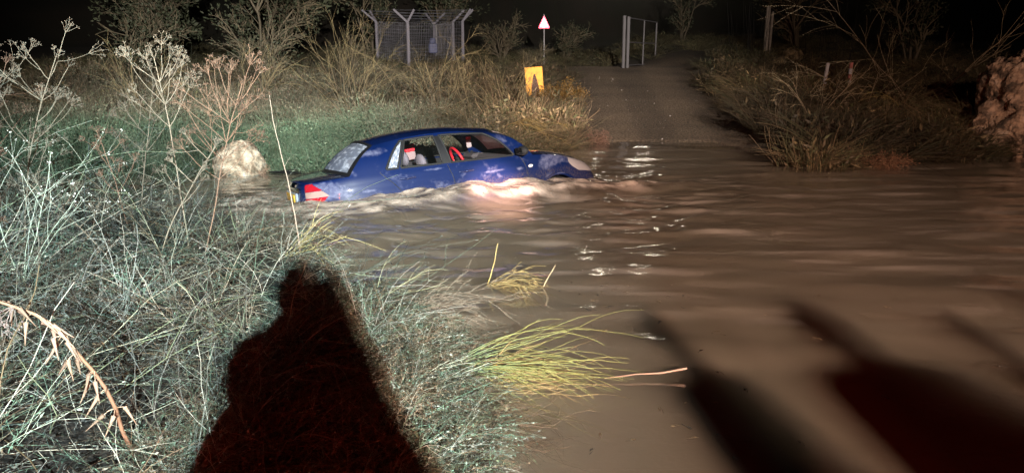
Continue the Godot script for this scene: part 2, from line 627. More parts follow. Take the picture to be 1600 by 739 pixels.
func paint_image() -> ImageTexture:      # blue enamel with chalky patches where the lacquer has gone
	var w := 1024
	var h := 384
	var im := Image.create(w, h, false, Image.FORMAT_RGB8)
	var n1 := noise(61, 0.012, 5)
	var n2 := noise(62, 0.06, 3)
	var n3 := noise(63, 0.004, 2)
	var blobs := [[0.42, 0.86, 0.26, 0.12], [0.30, 0.93, 0.16, 0.07], [3.62, 0.86, 0.36, 0.10], [2.62, 0.82, 0.16, 0.015], [1.0, 1.25, 0.25, 0.05], [3.0, 0.80, 0.10, 0.03], [0.85, 0.80, 0.10, 0.025], [1.75, 0.955, 0.25, 0.02]]
	for y in h:
		for x in w:
			var X := x / float(w) * 4.6
			var Y := (1.0 - y / float(h)) * 1.6
			var m := 0.0
			for b in blobs:
				var dx: float = (X - b[0]) / b[2]
				var dy: float = (Y - b[1]) / b[3]
				m = maxf(m, 1.25 - sqrt(dx * dx + dy * dy))
			var g := n1.get_noise_2d(x, y) + 0.35 * n2.get_noise_2d(x, y)
			var f := sm(0.15, 0.95, m + g * 0.9) * (0.70 + 0.6 * n2.get_noise_2d(x + 300, y))
			f = maxf(f, 0.22 * sm(0.35, 0.65, g))
			f = maxf(f, 0.015 + 0.03 * n3.get_noise_2d(x, y))
			var mudf := sm(0.80, 0.66, Y + 0.05 * n1.get_noise_2d(x * 2.0, y * 0.4)) * sm(-0.4, 0.6, n2.get_noise_2d(x * 3.0, y * 1.5)) * 0.4
			var c := Color(0.001, 0.011, 0.070).lerp(Color(0.18, 0.19, 0.30), clampf(f, 0.0, 1.0) * 0.7).lerp(Color(0.16, 0.115, 0.08), mudf)
			im.set_pixel(x, y, c.linear_to_srgb())
	return ImageTexture.create_from_image(im)

func make_car() -> void:
	var car := thing("saloon_car", "dark blue saloon car with peeling lacquer, half sunk in brown flood water", "car")
	car.transform = car_frame
	var paint := mat(Color.WHITE, 0.45, 0.0)
	paint.albedo_texture = paint_image()
	paint.clearcoat_enabled = true
	paint.metallic_specular = 0.35
	paint.clearcoat = 1.0
	paint.clearcoat_roughness = 0.05
	var black := mat(lin(0.012, 0.012, 0.014), 0.5)
	var rubber := mat(lin(0.015, 0.015, 0.016), 0.75)
	var chrome := mat(lin(0.55, 0.56, 0.58), 0.22, 1.0)
	var cloth := mat(lin(0.10, 0.09, 0.10), 0.95)
	var dark := mat(lin(0.022, 0.021, 0.022), 0.9)
	var redm := mat(lin(0.62, 0.02, 0.035), 0.45)
	var tailm := mat(lin(0.36, 0.010, 0.02), 0.12)
	var glass := mat(Color(0.3, 0.33, 0.33, 0.03), 0.02)
	glass.transparency = BaseMaterial3D.TRANSPARENCY_ALPHA
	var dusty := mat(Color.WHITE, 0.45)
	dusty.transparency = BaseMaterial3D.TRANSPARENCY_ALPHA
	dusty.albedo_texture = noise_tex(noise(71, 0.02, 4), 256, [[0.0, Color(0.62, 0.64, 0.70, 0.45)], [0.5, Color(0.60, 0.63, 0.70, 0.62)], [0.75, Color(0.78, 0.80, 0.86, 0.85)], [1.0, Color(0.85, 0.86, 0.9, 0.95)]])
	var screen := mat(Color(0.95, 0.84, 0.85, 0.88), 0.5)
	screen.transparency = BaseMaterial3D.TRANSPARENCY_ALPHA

	var cols := car_columns()
	var W := cols.size()
	# ---- body shell
	var body := MB.new()
	for s in [1.0, -1.0]:
		var p := []
		for v in VROWS:
			var row := []
			for X in cols:
				row.append(car_low(X, v, s))
			p.append(row)
		var arch := func(i: int, j: int) -> bool:
			var q: Vector3 = (p[i][j] + p[i + 1][j + 1]) * 0.5
			return Vector2(q.x - 3.60, q.y - 0.30).length() < 0.345 or Vector2(q.x - 0.97, q.y - 0.30).length() < 0.345
		body.sheet(p, sheet_uv(p), Color.WHITE, s > 0, arch)
	# deck lids: bonnet and boot
	for part_of in 2:
		var p := []
		for X in cols:
			if part_of == 0 and X > CAB0 + 0.001 or part_of == 1 and X < CAB1 - 0.001:
				continue
			var e := car_low(X, 1.0)
			var row := []
			for k in 13:
				var w := 1.0 - k / 6.0
				var crown := 0.065 if part_of == 1 else 0.03
				row.append(Vector3(e.x + (0.05 * (1.0 - w * w) * (sm(3.9, 4.4, X) if part_of == 1 else -sm(0.4, 0.0, X))), e.y + crown * (1.0 - pow(absf(w), 3.0)) * minf(1.0, e.z / 0.5), e.z * w))
			p.append(row)
		body.sheet(p, sheet_uv(p), Color.WHITE, true)
	# greenhouse
	var cab := PackedFloat32Array()
	for X in cols:
		if X >= CAB0 - 0.001 and X <= CAB1 + 0.001:
			cab.append(X)
	var opening := func(i: int, j: int) -> int:      # 0 metal, 1 quarter glass, 2 rear door, 3 front door
		if i < 1 or i > 8:
			return 0
		var X := (cab[j] + cab[j + 1]) * 0.5
		if X > 1.08 and X < 1.25: return 1
		if X > 1.29 and X < 1.93: return 2
		if X > 2.06 and X < 3.10: return 3
		return 0
	for s in [1.0, -1.0]:
		var p := []
		for r in GROWS:
			var row := []
			for X in cab:
				row.append(car_up(X, r, s))
			p.append(row)
		body.sheet(p, sheet_uv(p), Color.WHITE, s > 0, func(i, j): return opening.call(i, j) > 0)
	# roof
	var rp := []
	for X in cab:
		var e := car_up(X, 1.0)
		var row := []
		for k in 15:
			var w := 1.0 - k / 7.0
			var u := (X - CAB0) / (CAB1 - CAB0)
			var ends := lerpf(-0.05, 0.06, u) * (1.0 - w * w)
			row.append(Vector3(e.x + ends, e.y + 0.062 * (1.0 - pow(absf(w), 2.4)), e.z * w))
		rp.append(row)
	body.sheet(rp, sheet_uv(rp), Color.WHITE, true)
	# windscreen and rear window surrounds
	var screens := []
	for fr in 2:
		var p := []
		var X := CAB1 if fr == 1 else CAB0
		for i in 13:
			var r := i / 12.0
			var e := car_up(X, r)
			var row := []
			for k in 17:
				var w := 1.0 - k / 8.0
				var bow := (lerpf(0.17, 0.06, r) if fr == 1 else -lerpf(0.12, 0.05, r)) * (1.0 - w * w)
				row.append(Vector3(e.x + bow, e.y + lerpf(0.03, 0.062, r) * (1.0 - pow(absf(w), 2.4)), e.z * w))
			p.append(row)
		screens.append(p)
	part("body", body, paint, car)

	# ---- glazing: each pane sits a little inside the metal
	for fr in 2:
		var g := MB.new()
		var rim := MB.new()
		var p: Array = screens[fr]
		var inner := func(i: int, j: int) -> bool: return i >= 1 and i < 11 and j >= 1 and j < 15
		rim.sheet(p, sheet_uv(p), Color.WHITE, fr == 0, func(i, j): return inner.call(i, j))
		var q := []
		for i in range(1, 12):
			var row := []
			for j in range(1, 16):
				row.append(p[i][j] + Vector3(-0.006 if fr == 1 else 0.006, -0.006, 0))
			q.append(row)
		g.sheet(q, null, Color.WHITE, fr == 0)
		var pane := part("windscreen" if fr == 1 else "rear_window", g, screen if fr == 1 else dusty, car)
		part("window_rubber", rim, black, pane)
		if fr == 0:
			tag(pane, "fogged rear window with a smear of light", "")
	for s in [1.0, -1.0]:
		for kind in [1, 2, 3]:
			var lo: float = [0, 1.08, 1.29, 2.06][kind]
			var hi: float = [0, 1.25, 1.93, 3.10][kind]
			var p := []
			for i in range(1, 10):
				var row := []
				for X in cab:
					if X >= lo - 0.001 and X <= hi + 0.001:
						row.append(car_up(X, GROWS[i], s) - Vector3(0, 0.004, 0.014 * s))
				p.append(row)
			var g := MB.new()
			g.sheet(p, null, Color.WHITE, s > 0)
			var pane := part("window", g, dusty if kind == 1 and s > 0 else glass, car)
			if kind == 1 and s > 0:
				tag(pane, "frosted quarter window catching the light", "")
			var rim := MB.new()
			var loop := PackedVector3Array()
			var last: int = p[0].size() - 1
			for j in last + 1: loop.append(p[0][j])
			for i in range(1, 9): loop.append(p[i][last])
			for j in range(last - 1, -1, -1): loop.append(p[8][j])
			for i in range(7, -1, -1): loop.append(p[i][0])
			for k in loop.size(): loop[k] += Vector3(0, 0.003, 0.014 * s)
			rim.tube(loop, 0.016, 0.016, 5)
			part("window_rubber", rim, rubber, pane)
	# door pillar blackout between the doors
	for s in [1.0, -1.0]:
		var p := []
		for r in [0.03, 0.12, 0.25, 0.4, 0.55, 0.7, 0.82, 0.90]:
			var row := []
			for X in [1.925, 1.96, 2.0, 2.03, 2.065]:
				row.append(car_up(X, r, s) + Vector3(0, 0.001, 0.003 * s))
			p.append(row)
		var b := MB.new()
		b.sheet(p, null, Color.WHITE, s > 0)
		part("door_pillar", b, black, car)
	# ---- shut lines and door furniture
	for s in [1.0, -1.0]:
		var doors := [[[1.00, 1.0], [1.05, 0.93], [1.14, 0.82], [1.22, 0.70], [1.28, 0.58], [1.32, 0.4], [1.34, 0.1]], [[1.99, 1.0], [2.0, 0.8], [2.01, 0.5], [2.01, 0.1]], [[3.16, 1.0], [3.15, 0.85], [3.12, 0.6], [3.08, 0.3], [3.06, 0.1]]]
		for d in doors:
			var b := MB.new()
			var pts := PackedVector3Array()
			for k in d.size() - 1:
				for t in 4:
					var f := t / 4.0
					pts.append(car_low(lerpf(d[k][0], d[k + 1][0], f), lerpf(d[k][1], d[k + 1][1], f), s))
			b.tube(pts, 0.0045, 0.0045, 5)
			part("door_seam", b, black, car)
		for X in [1.36, 2.22]:
			var b := MB.new()
			var at := car_low(X, 0.845, s)
			# cup pressed into the door, and the bar across it
			b.ball(at - Vector3(0, 0.012, 0.006 * s), Vector3(0.055, 0.032, 0.010), Basis(), 14, 8)
			var hd := part("door_handle", b, black, car)
			var h := MB.new()
			var pts := PackedVector3Array()
			for t in 9:
				var f := t / 8.0
				pts.append(at + Vector3(lerpf(-0.105, 0.105, f), 0.008, s * (0.008 + 0.022 * sin(PI * f))))
			h.tube(pts, 0.012, 0.012, 7, Color.WHITE, Color.WHITE, true)
			part("grip", h, paint, hd)
		# mirror
		var m := MB.new()
		m.ball(Vector3(3.02, 1.045, s * 0.945), Vector3(0.065, 0.066, 0.10), Basis(Vector3.UP, 0.15 * s), 16, 10)
		m.box(Vector3(3.02, 1.0, s * 0.84), Vector3(0.06, 0.035, 0.13), Basis(), 0.01)
		var mir := part("wing_mirror", m, rubber, car)
		var mg := MB.new()
		mg.box(Vector3(2.957, 1.045, s * 0.945), Vector3(0.006, 0.09, 0.15), Basis(Vector3.UP, 0.15 * s), 0.002)
		part("mirror_glass", mg, mat(lin(0.12, 0.12, 0.13), 0.08, 0.9), mir)
		# side repeater
		var t := MB.new()
		t.ball(car_low(3.22, 0.80, s), Vector3(0.038, 0.022, 0.012), Basis(), 12, 8)
		part("side_indicator", t, mat(lin(0.85, 0.84, 0.80), 0.25), car)
		# lower rubbing strip
		var strip := MB.new()
		var sp := PackedVector3Array()
		for k in 40:
			sp.append(car_low(lerpf(1.36, 3.05, k / 39.0), 0.50, s) + Vector3(0, 0, 0.006 * s))
		strip.tube(sp, 0.016, 0.016, 5)
		part("rubbing_strip", strip, black, car)
		# tail lamp: red over clear over red, wrapped round the corner
		var bands := [[0.985, 0.86, 0.13, 0.25, tailm], [0.855, 0.755, 0.245, 0.33, mat(lin(0.36, 0.235, 0.21), 0.15)], [0.75, 0.60, 0.31, 0.20, tailm]]
		var tl: MeshInstance3D
		for bi in 3:
			var bd: Array = bands[bi]
			var p := []
			for i in 6:
				var f := i / 5.0
				var v := lerpf(bd[0], bd[1], f)
				var reach := lerpf(bd[2], bd[3], f)
				var row := []
				for k in 16:
					var X := 0.062 + (reach - 0.062) * pow(k / 15.0, 1.3)
					var q := car_low(X, v, s)
					var nn := Vector3(-0.7 * (1.0 - k / 15.0) - 0.1, 0.1, s * (0.35 + 0.65 * k / 15.0)).normalized()
					row.append(q + nn * (0.012 if k > 0 and k < 15 else 0.001))
				p.append(row)
			var b := MB.new()
			b.sheet(p, null, Color.WHITE, s > 0)
			if bi == 0:
				tl = part("tail_light", b, bd[4], car)
			else:
				part("reversing_lens" if bi == 1 else "brake_lens", b, bd[4], tl)
		# headlamp
		var hp := []
		for i in 8:
			var v := lerpf(0.97, 0.66, i / 7.0)
			var row := []
			for k in 14:
				var X := lerpf(4.02 - 0.10 * sin(PI * i / 7.0), 4.405, pow(k / 13.0, 0.75))
				var q := car_low(X, v, s)
				var nn := Vector3(0.6, 0.3, s * 0.7).normalized()
				row.append(q + nn * (0.018 if k > 0 and k < 13 and i > 0 and i < 7 else 0.002))
			hp.append(row)
		var hb := MB.new()
		hb.sheet(hp, null, Color.WHITE, s > 0)
		part("headlight", hb, mat(lin(0.30, 0.27, 0.27), 0.18), car)
	# ---- tail: boot seam, garnish, plate, bumper seam
	var g := MB.new()
	var gp := []
	for i in 4:
		var row := []
		for k in 13:
			var z := lerpf(-0.46, 0.46, k / 12.0)
			row.append(Vector3(0.088 + 0.05 * pow(absf(z) / 0.6, 3.0) + (-0.022 if i in [1, 2] else 0.012), [0.905, 0.90, 0.862, 0.855][i], z))
		gp.append(row)
	g.sheet(gp, null, Color.WHITE, false)
	part("boot_garnish", g, chrome, car)
	var recess := MB.new()
	recess.box(Vector3(0.082, 0.765, 0.0), Vector3(0.03, 0.16, 0.66), Basis(), 0.012)
	part("plate_recess", recess, mat(lin(0.30, 0.36, 0.46), 0.3), car)
	var pl := MB.new()
	pl.box(Vector3(0.058, 0.77, 0.0), Vector3(0.012, 0.112, 0.50), Basis(), 0.004)
	var plate := part("number_plate", pl, mat(lin(0.85, 0.50, 0.02), 0.35), car)
	tag(plate, "yellow rear number plate with worn unreadable digits", "")
	for k in 7:
		var dg := MB.new()
		var zc := -0.19 + 0.058 * k + (0.02 if k > 1 else 0.0) + (0.02 if k > 4 else 0.0)
		dg.box(Vector3(0.0505, 0.755 + 0.008 * (k % 2), zc), Vector3(0.004, 0.045, 0.012), Basis(Vector3.RIGHT, 0.2 * ((k % 3) - 1)), 0.001)
		dg.box(Vector3(0.0505, 0.79 - 0.02 * (k % 2), zc + 0.008), Vector3(0.004, 0.011, 0.028), Basis(), 0.001)
		part("worn_digit", dg, mat(lin(0.16, 0.09, 0.02), 0.6), plate)
	# boot lid shut lines
	for s in [1.0, -1.0]:
		var b := MB.new()
		var pts := PackedVector3Array()
		for k in 14:
			var X := lerpf(0.50, 0.03, k / 13.0)
			var e := car_low(X, 1.0)
			pts.append(Vector3(e.x, e.y + 0.018, s * e.z * 0.86))
		b.tube(pts, 0.004, 0.004, 4)
		part("boot_seam", b, black, car)
		# bonnet shut line
		var b2 := MB.new()
		var p2 := PackedVector3Array()
		for k in 20:
			var X := lerpf(3.41, 4.30, k / 19.0)
			var e := car_low(X, 1.0)
			p2.append(Vector3(e.x, e.y + 0.022, s * e.z * 0.88))
		b2.tube(p2, 0.004, 0.004, 4)
		part("bonnet_seam", b2, black, car)
	# grille and front bumper mouth
	var gr := MB.new()
	var grp := []
	for i in 4:
		var row := []
		for k in 15:
			var z := lerpf(-0.42, 0.42, k / 14.0)
			row.append(Vector3(4.30 - 0.14 * pow(absf(z) / 0.6, 2.2) - 0.05 * i / 3.0 + 0.02, lerpf(0.58, 0.67, i / 3.0), z))
		grp.append(row)
	gr.sheet(grp)
	part("grille", gr, black, car)
	# dark band low on the bumpers, and the wheel arch lips
	for X in [3.60, 0.97]:
		for s in [1.0, -1.0]:
			var lip := MB.new()
			var pts := PackedVector3Array()
			for k in 25:
				var a := lerpf(-0.15, PI + 0.15, k / 24.0)
				var y := 0.30 + 0.352 * sin(a)
				var x: float = X + 0.352 * cos(a)
				var v := clampf((y - 0.22) / 0.72, 0.0, 1.0)
				pts.append(Vector3(x, y, car_low(x, v, s).z - 0.004 * s))
			lip.tube(pts, 0.022, 0.022, 6)
			part("wheel_arch", lip, paint, car)
			var liner := MB.new()
			var lp := []
			for q in 2:
				var row := []
				for k in 17:
					var a := lerpf(-0.2, PI + 0.2, k / 16.0)
					row.append(Vector3(X + 0.36 * cos(a), 0.30 + 0.36 * sin(a), s * (0.80 if q == 0 else 0.50)))
				lp.append(row)
			liner.sheet(lp)
			part("arch_liner", liner, black, car)
			var tr := Transform3D(Basis(Vector3.RIGHT, PI / 2), Vector3(X, 0.30, s * 0.74))
			var ty := MB.new()
			ty.lathe([[0.19, -0.09], [0.27, -0.098], [0.302, -0.085], [0.31, -0.05], [0.31, 0.05], [0.302, 0.085], [0.27, 0.098], [0.19, 0.09]], tr, 32)
			var wheel := part("wheel", ty, rubber, car)
			var rimb := MB.new()
			rimb.lathe([[0.0, 0.03 * s], [0.05, 0.05 * s], [0.10, 0.03 * s], [0.17, 0.045 * s], [0.193, 0.085 * s]], tr, 24)
			part("hub_cap", rimb, mat(lin(0.35, 0.34, 0.33), 0.35, 0.6), wheel)
	# ---- inside
	var lining := MB.new()
	for s in [1.0, -1.0]:
		var p := []
		for v in [0.35, 0.6, 0.8, 0.93, 0.99]:
			var row := []
			for k in 24:
				var q := car_low(lerpf(0.65, 3.15, k / 23.0), v, s)
				row.append(q - Vector3(0, 0, 0.055 * s))
			p.append(row)
		lining.sheet(p)
	part("door_lining", lining, dark, car)
	var shelf := MB.new()
	shelf.box(Vector3(0.80, 0.955, 0), Vector3(0.42, 0.03, 1.3), Basis(), 0.01)
	part("parcel_shelf", shelf, dark, car)
	var dash := MB.new()
	dash.box(Vector3(3.02, 0.86, 0), Vector3(0.46, 0.24, 1.38), Basis(Vector3.BACK, -0.12), 0.07)
	dash.box(Vector3(2.86, 0.965, -0.36), Vector3(0.22, 0.08, 0.40), Basis(), 0.035)
	part("dashboard", dash, mat(lin(0.10, 0.085, 0.09), 0.8), car)
	var seatf := func(at: Vector3, wide: float, nm: String) -> void:
		var b := MB.new()
		b.box(at + Vector3(0.0, 0.34, 0), Vector3(0.15, 0.60, wide), Basis(Vector3.BACK, 0.25), 0.06)
		b.box(at + Vector3(0.30, 0.05, 0), Vector3(0.52, 0.16, wide), Basis(Vector3.BACK, 0.06), 0.06)
		part(nm, b, cloth, car)
	for z in [-0.36, 0.36]:
		seatf.call(Vector3(1.93, 0.36, z), 0.50, "front_seat")
	seatf.call(Vector3(1.12, 0.38, 0), 1.30, "rear_seat")
	for at in [Vector3(1.76, 1.055, -0.36), Vector3(1.76, 1.03, 0.36), Vector3(1.00, 1.03, 0.36), Vector3(1.00, 1.03, -0.36)]:
		var b := MB.new()
		b.ball(at, Vector3(0.062, 0.115, 0.145), Basis(Vector3.BACK, 0.2), 16, 12)
		var hr := part("headrest", b, mat(lin(0.20, 0.17, 0.20), 0.9), car)
		for dz in [-0.05, 0.05]:
			var st := MB.new()
			st.tube(PackedVector3Array([at + Vector3(0.01, -0.2, dz), at + Vector3(0.0, -0.08, dz)]), 0.007, 0.007, 5)
			part("headrest_stem", st, chrome, hr)
	# steering wheel in a red cover
	var sw := MB.new()
	var bas := Basis(Vector3.BACK, 0.42) * Basis(Vector3.UP, 0.0)
	var ring := PackedVector3Array()
	for k in 33:
		var a := TAU * k / 32
		ring.append(Vector3(2.60, 0.945, -0.36) + bas * Vector3(0, 0.185 * sin(a), 0.185 * cos(a)))
	sw.tube(ring, 0.021, 0.021, 8)
	var wheel2 := part("steering_wheel", sw, redm, car)
	var hub := MB.new()
	hub.ball(Vector3(2.615, 0.935, -0.36), Vector3(0.04, 0.065, 0.075), bas, 12, 8)
	hub.box(Vector3(2.61, 0.94, -0.36), Vector3(0.02, 0.035, 0.34), bas, 0.008)
	part("wheel_hub", hub, dark, wheel2)
	# red and white covers hung on the far side
	var hang := [[Vector3(1.90, 1.19, -0.46), Vector3(0.16, 0.11, 0.03), redm], [Vector3(1.91, 1.075, -0.46), Vector3(0.15, 0.12, 0.028), mat(lin(0.36, 0.24, 0.24), 0.8)], [Vector3(2.78, 1.235, -0.30), Vector3(0.085, 0.05, 0.03), redm], [Vector3(2.78, 1.15, -0.30), Vector3(0.08, 0.115, 0.028), mat(lin(0.45, 0.36, 0.36), 0.8)]]
	for k in 4:
		var b := MB.new()
		b.box(hang[k][0], hang[k][1], Basis(Vector3.BACK, 0.06), 0.012)
		part("red_cover" if k % 2 == 0 else "white_cloth", b, hang[k][2], car)

# ---------------------------------------------------------------- plants
# a crooked twig: points from «p» along «d», bending towards «pull»
func twig(p: Vector3, d: Vector3, l: float, seg: int, crook: float, pull := Vector3.ZERO) -> PackedVector3Array:
	var a := PackedVector3Array([p])
	var q := p
	for i in seg:
		d = (d + rdir() * crook + pull / seg).normalized()
		q += d * (l / seg)
		a.append(q)
	return a

func grow(b: MB, p: Vector3, d: Vector3, l: float, r: float, depth: int, o: Dictionary, tips: Array) -> void:
	var pts := twig(p, d, l, o.get("seg", 5), o.get("crook", 0.12), o.get("pull", Vector3.ZERO))
	var c0: Color = o.c0
	var c1: Color = o.c1
	var f: float = float(depth) / o.depth
	var k := rf(0.8, 1.2)
	b.tube(pts, r, r * o.get("taper", 0.5), 4 if r > 0.006 else 3, c1.lerp(c0, f) * k, c1.lerp(c0, maxf(0.0, f - 1.0 / o.depth)) * k)
	if depth <= 0:
		tips.append([pts[-1], (pts[-1] - pts[-2]).normalized()])
		return
	var n: int = rng.randi_range(o.kids[0], o.kids[1])
	for i in n:
		var t := rf(o.get("from", 0.35), 1.0)
		var s := mini(int(t * (pts.size() - 1)), pts.size() - 2)
		var at := pts[s].lerp(pts[s + 1], t * (pts.size() - 1) - s)
		var dd := (pts[s + 1] - pts[s]).normalized()
		var side := dd.cross(rdir()).normalized()
		var nd := (dd * cos(o.angle) + side * sin(o.angle) * rf(0.6, 1.3)).normalized()
		grow(b, at, nd, l * rf(o.shrink[0], o.shrink[1]), r * 0.6, depth - 1, o, tips)
	if o.get("lead", true):
		tips.append([pts[-1], (pts[-1] - pts[-2]).normalized()])

func tangle(sd: int, stems: int, spread: float, tall: float, droop: float, tones: Array, leaves: int, rad: float) -> ArrayMesh:
	rng.seed = sd
	var b := MB.new()
	for i in stems:
		var a := rf(0, TAU)
		var q := Vector3(cos(a), 0, sin(a)) * spread * sqrt(rng.randf())
		var d := (Vector3(cos(a), 0, sin(a)) * rf(0.1, 1.1) + Vector3(0, rf(0.3, 1.0), 0) + rdir() * 0.35).normalized()
		var l := tall * rf(0.5, 1.25)
		var tone: Color = tones[rng.randi() % tones.size()] * rf(0.55, 1.35)
		var pts := twig(q, d, l, 6, 0.16, Vector3(0, -droop * rf(0.4, 1.4), 0))
		b.tube(pts, rad * rf(0.7, 1.3), rad * 0.45, 3, tone * 0.8, tone)
		for k in rng.randi_range(1, 4):
			var s := rng.randi_range(1, 5)
			var dd := (pts[s + 1] - pts[s]).normalized()
			var tw := twig(pts[s], (dd + rdir() * 0.9).normalized(), l * rf(0.15, 0.45), 3, 0.2)
			b.tube(tw, rad * 0.6, rad * 0.3, 3, tone, tone * 1.1)
			if leaves > 0 and rng.randf() < 0.6:
				b.leaf(tw[-1], (tw[-1] - tw[-2]).normalized(), rdir(), rf(0.012, 0.03), rf(0.003, 0.007), tone * 0.7)
		for k in leaves:
			var s := rng.randi_range(1, 5)
			b.leaf(pts[s].lerp(pts[s + 1], rng.randf()), rdir(), rdir(), rf(0.010, 0.030), rf(0.002, 0.007), tone * rf(0.35, 0.9))
	return b.mesh()

func leaf_clump(sd: int, count: int, size: Vector3, ll: float, tones: Array, stems: int) -> ArrayMesh:
	rng.seed = sd
	var b := MB.new()
	for i in count:
		var d := rdir()
		var q := Vector3(d.x * size.x, absf(d.y) * size.y, d.z * size.z) * pow(rng.randf(), 0.4)
		var tone: Color = tones[rng.randi() % tones.size()] * rf(0.5, 1.4)
		var dir := (Vector3(d.x, 0.5, d.z) + rdir()).normalized()
		b.leaf(q, dir, dir.cross(rdir()).normalized(), ll * rf(0.6, 1.5), ll * rf(0.10, 0.22), tone)
	for i in stems:
		var d := rdir()
		var q := Vector3(d.x * size.x * 0.7, 0, d.z * size.z * 0.7)
		var tone: Color = tones[rng.randi() % tones.size()] * rf(0.8, 1.5)
		b.tube(twig(q, Vector3(d.x, 1.6, d.z).normalized(), size.y * rf(0.7, 1.5), 4, 0.22), 0.0028, 0.001, 3, tone, tone)
	return b.mesh()

func grass_tuft(sd: int, blades: int, tall: float, lean: float, tones: Array, w: float) -> ArrayMesh:
	rng.seed = sd
	var b := MB.new()
	for i in blades:
		var a := rf(0, TAU)
		var q := Vector3(cos(a), 0, sin(a)) * 0.10 * sqrt(rng.randf())
		var d := (Vector3(cos(a) * lean, 1.0, sin(a) * lean) + rdir() * 0.3).normalized()
		var tone: Color = tones[rng.randi() % tones.size()] * rf(0.6, 1.3)
		b.tube(twig(q, d, tall * rf(0.5, 1.2), 4, 0.10, Vector3(cos(a), -0.5, sin(a)) * lean), w, w * 0.3, 3, tone * 0.8, tone)
	return b.mesh()

# umbel: rays from one point, each with a little head of dry seeds
func umbel(b: MB, p: Vector3, d: Vector3, size: float, tone: Color) -> void:
	var u := d.cross(Vector3(0.3, 0.2, 0.9)).normalized()
	var w := d.cross(u)
	var rays := rng.randi_range(6, 9)
	for i in rays:
		var a := TAU * i / rays + rf(-0.2, 0.2)
		var open := rf(0.2, 1.35)
		var rd := (d + (u * cos(a) + w * sin(a)) * open).normalized()
		var pts := twig(p, rd, size * rf(0.45, 1.15), 3, 0.12, d * 0.5)
		b.tube(pts, 0.0017, 0.0011, 3, tone, tone)
		var e := pts[-1]
		for k in rng.randi_range(2, 6):
			var rr := (rd + rdir() * 0.8).normalized()
			var q := e + rr * size * rf(0.15, 0.36)
			b.tube(PackedVector3Array([e, q]), 0.0009, 0.0007, 3, tone, tone)
			b.ball(q, Vector3(0.0030, 0.0042, 0.0030) * rf(0.7, 1.4), Basis(), 4, 3, tone * rf(0.45, 0.9))

func umbel_plant(label: String, at: Vector3, tall: float, heads: int, lean: Vector3, tone: Color, head_size: float, sd: int, first := 0.5, spread := 0.75) -> Node3D:
	rng.seed = sd
	var t := thing("dried_umbel_plant", label, "plant", at, 0.0, "dry umbel plants on the near bank")
	var m := vmat
	var st := MB.new()
	var pts := twig(Vector3.ZERO, (Vector3.UP + lean).normalized(), tall, 9, 0.085, lean * 0.4)
	st.tube(pts, 0.006, 0.003, 5, tone * 0.9, tone)
	var ends := [[pts[-1], (pts[-1] - pts[-2]).normalized()]]
	for i in heads - 1:
		var s := clampi(int(lerpf(9.0 * first, 9.0, (i + rng.randf()) / heads)), 1, 8)
		var a := 2.4 * i + rf(-0.5, 0.5)
		var dd := (Vector3(cos(a), 0, sin(a)) * spread + Vector3.UP * rf(0.5, 1.0)).normalized()
		var l := tall * rf(0.14, 0.34)
		var br := twig(pts[s], dd, l, 5, 0.17, Vector3(0, 0.5, 0))
		st.tube(br, 0.0034, 0.002, 4, tone, tone)
		ends.append([br[-1], (br[-1] - br[-2]).normalized()])
		if rng.randf() < 0.7:
			var b2 := twig(br[2], (dd + rdir() * 0.9).normalized(), l * 0.6, 4, 0.12, Vector3(0, 0.5, 0))
			st.tube(b2, 0.0024, 0.0015, 3, tone, tone)
			ends.append([b2[-1], (b2[-1] - b2[-2]).normalized()])
	part("stem", st, m, t)
	for e in ends:
		var b := MB.new()
		umbel(b, e[0], e[1], head_size * rf(0.7, 1.15), tone * rf(0.75, 1.1))
		part("seed_head", b, m, t)
	return t

# many thin wands from one stool
func wand_bush(called: String, label: String, at: Vector3, o: Dictionary, sd: int, group := "", cat := "bush") -> Node3D:
	rng.seed = sd
	var t := thing(called, label, cat, at, 0.0, group)
	var st := MB.new()
	var tips := []
	for i in o.wands:
		var a := rf(o.get("a0", 0.0), o.get("a1", TAU))
		var d := (Vector3(cos(a), 0, sin(a)) * rf(o.out[0], o.out[1]) + Vector3.UP * rf(o.up[0], o.up[1])).normalized()
		grow(st, Vector3(cos(a), 0, sin(a)) * rf(0, o.get("foot", 0.1)), d, o.l * rf(0.6, 1.2), o.r * rf(0.7, 1.2), o.depth, o, tips)
	part("stems", st, vmat, t)
	if o.has("leaf"):
		var lf := MB.new()
		for tp in tips:
			for k in o.get("per", 3):
				var d: Vector3 = (tp[1] + rdir() * 0.9).normalized()
				lf.leaf(tp[0] + rdir() * o.leaf * 1.2, d, d.cross(rdir()).normalized(), o.leaf * rf(0.6, 1.3), o.leaf * rf(0.15, 0.3), o.lc * rf(0.6, 1.3))
		part("leaves", lf, leafmat, t)
	return t

var vmat: StandardMaterial3D
var leafmat: StandardMaterial3D

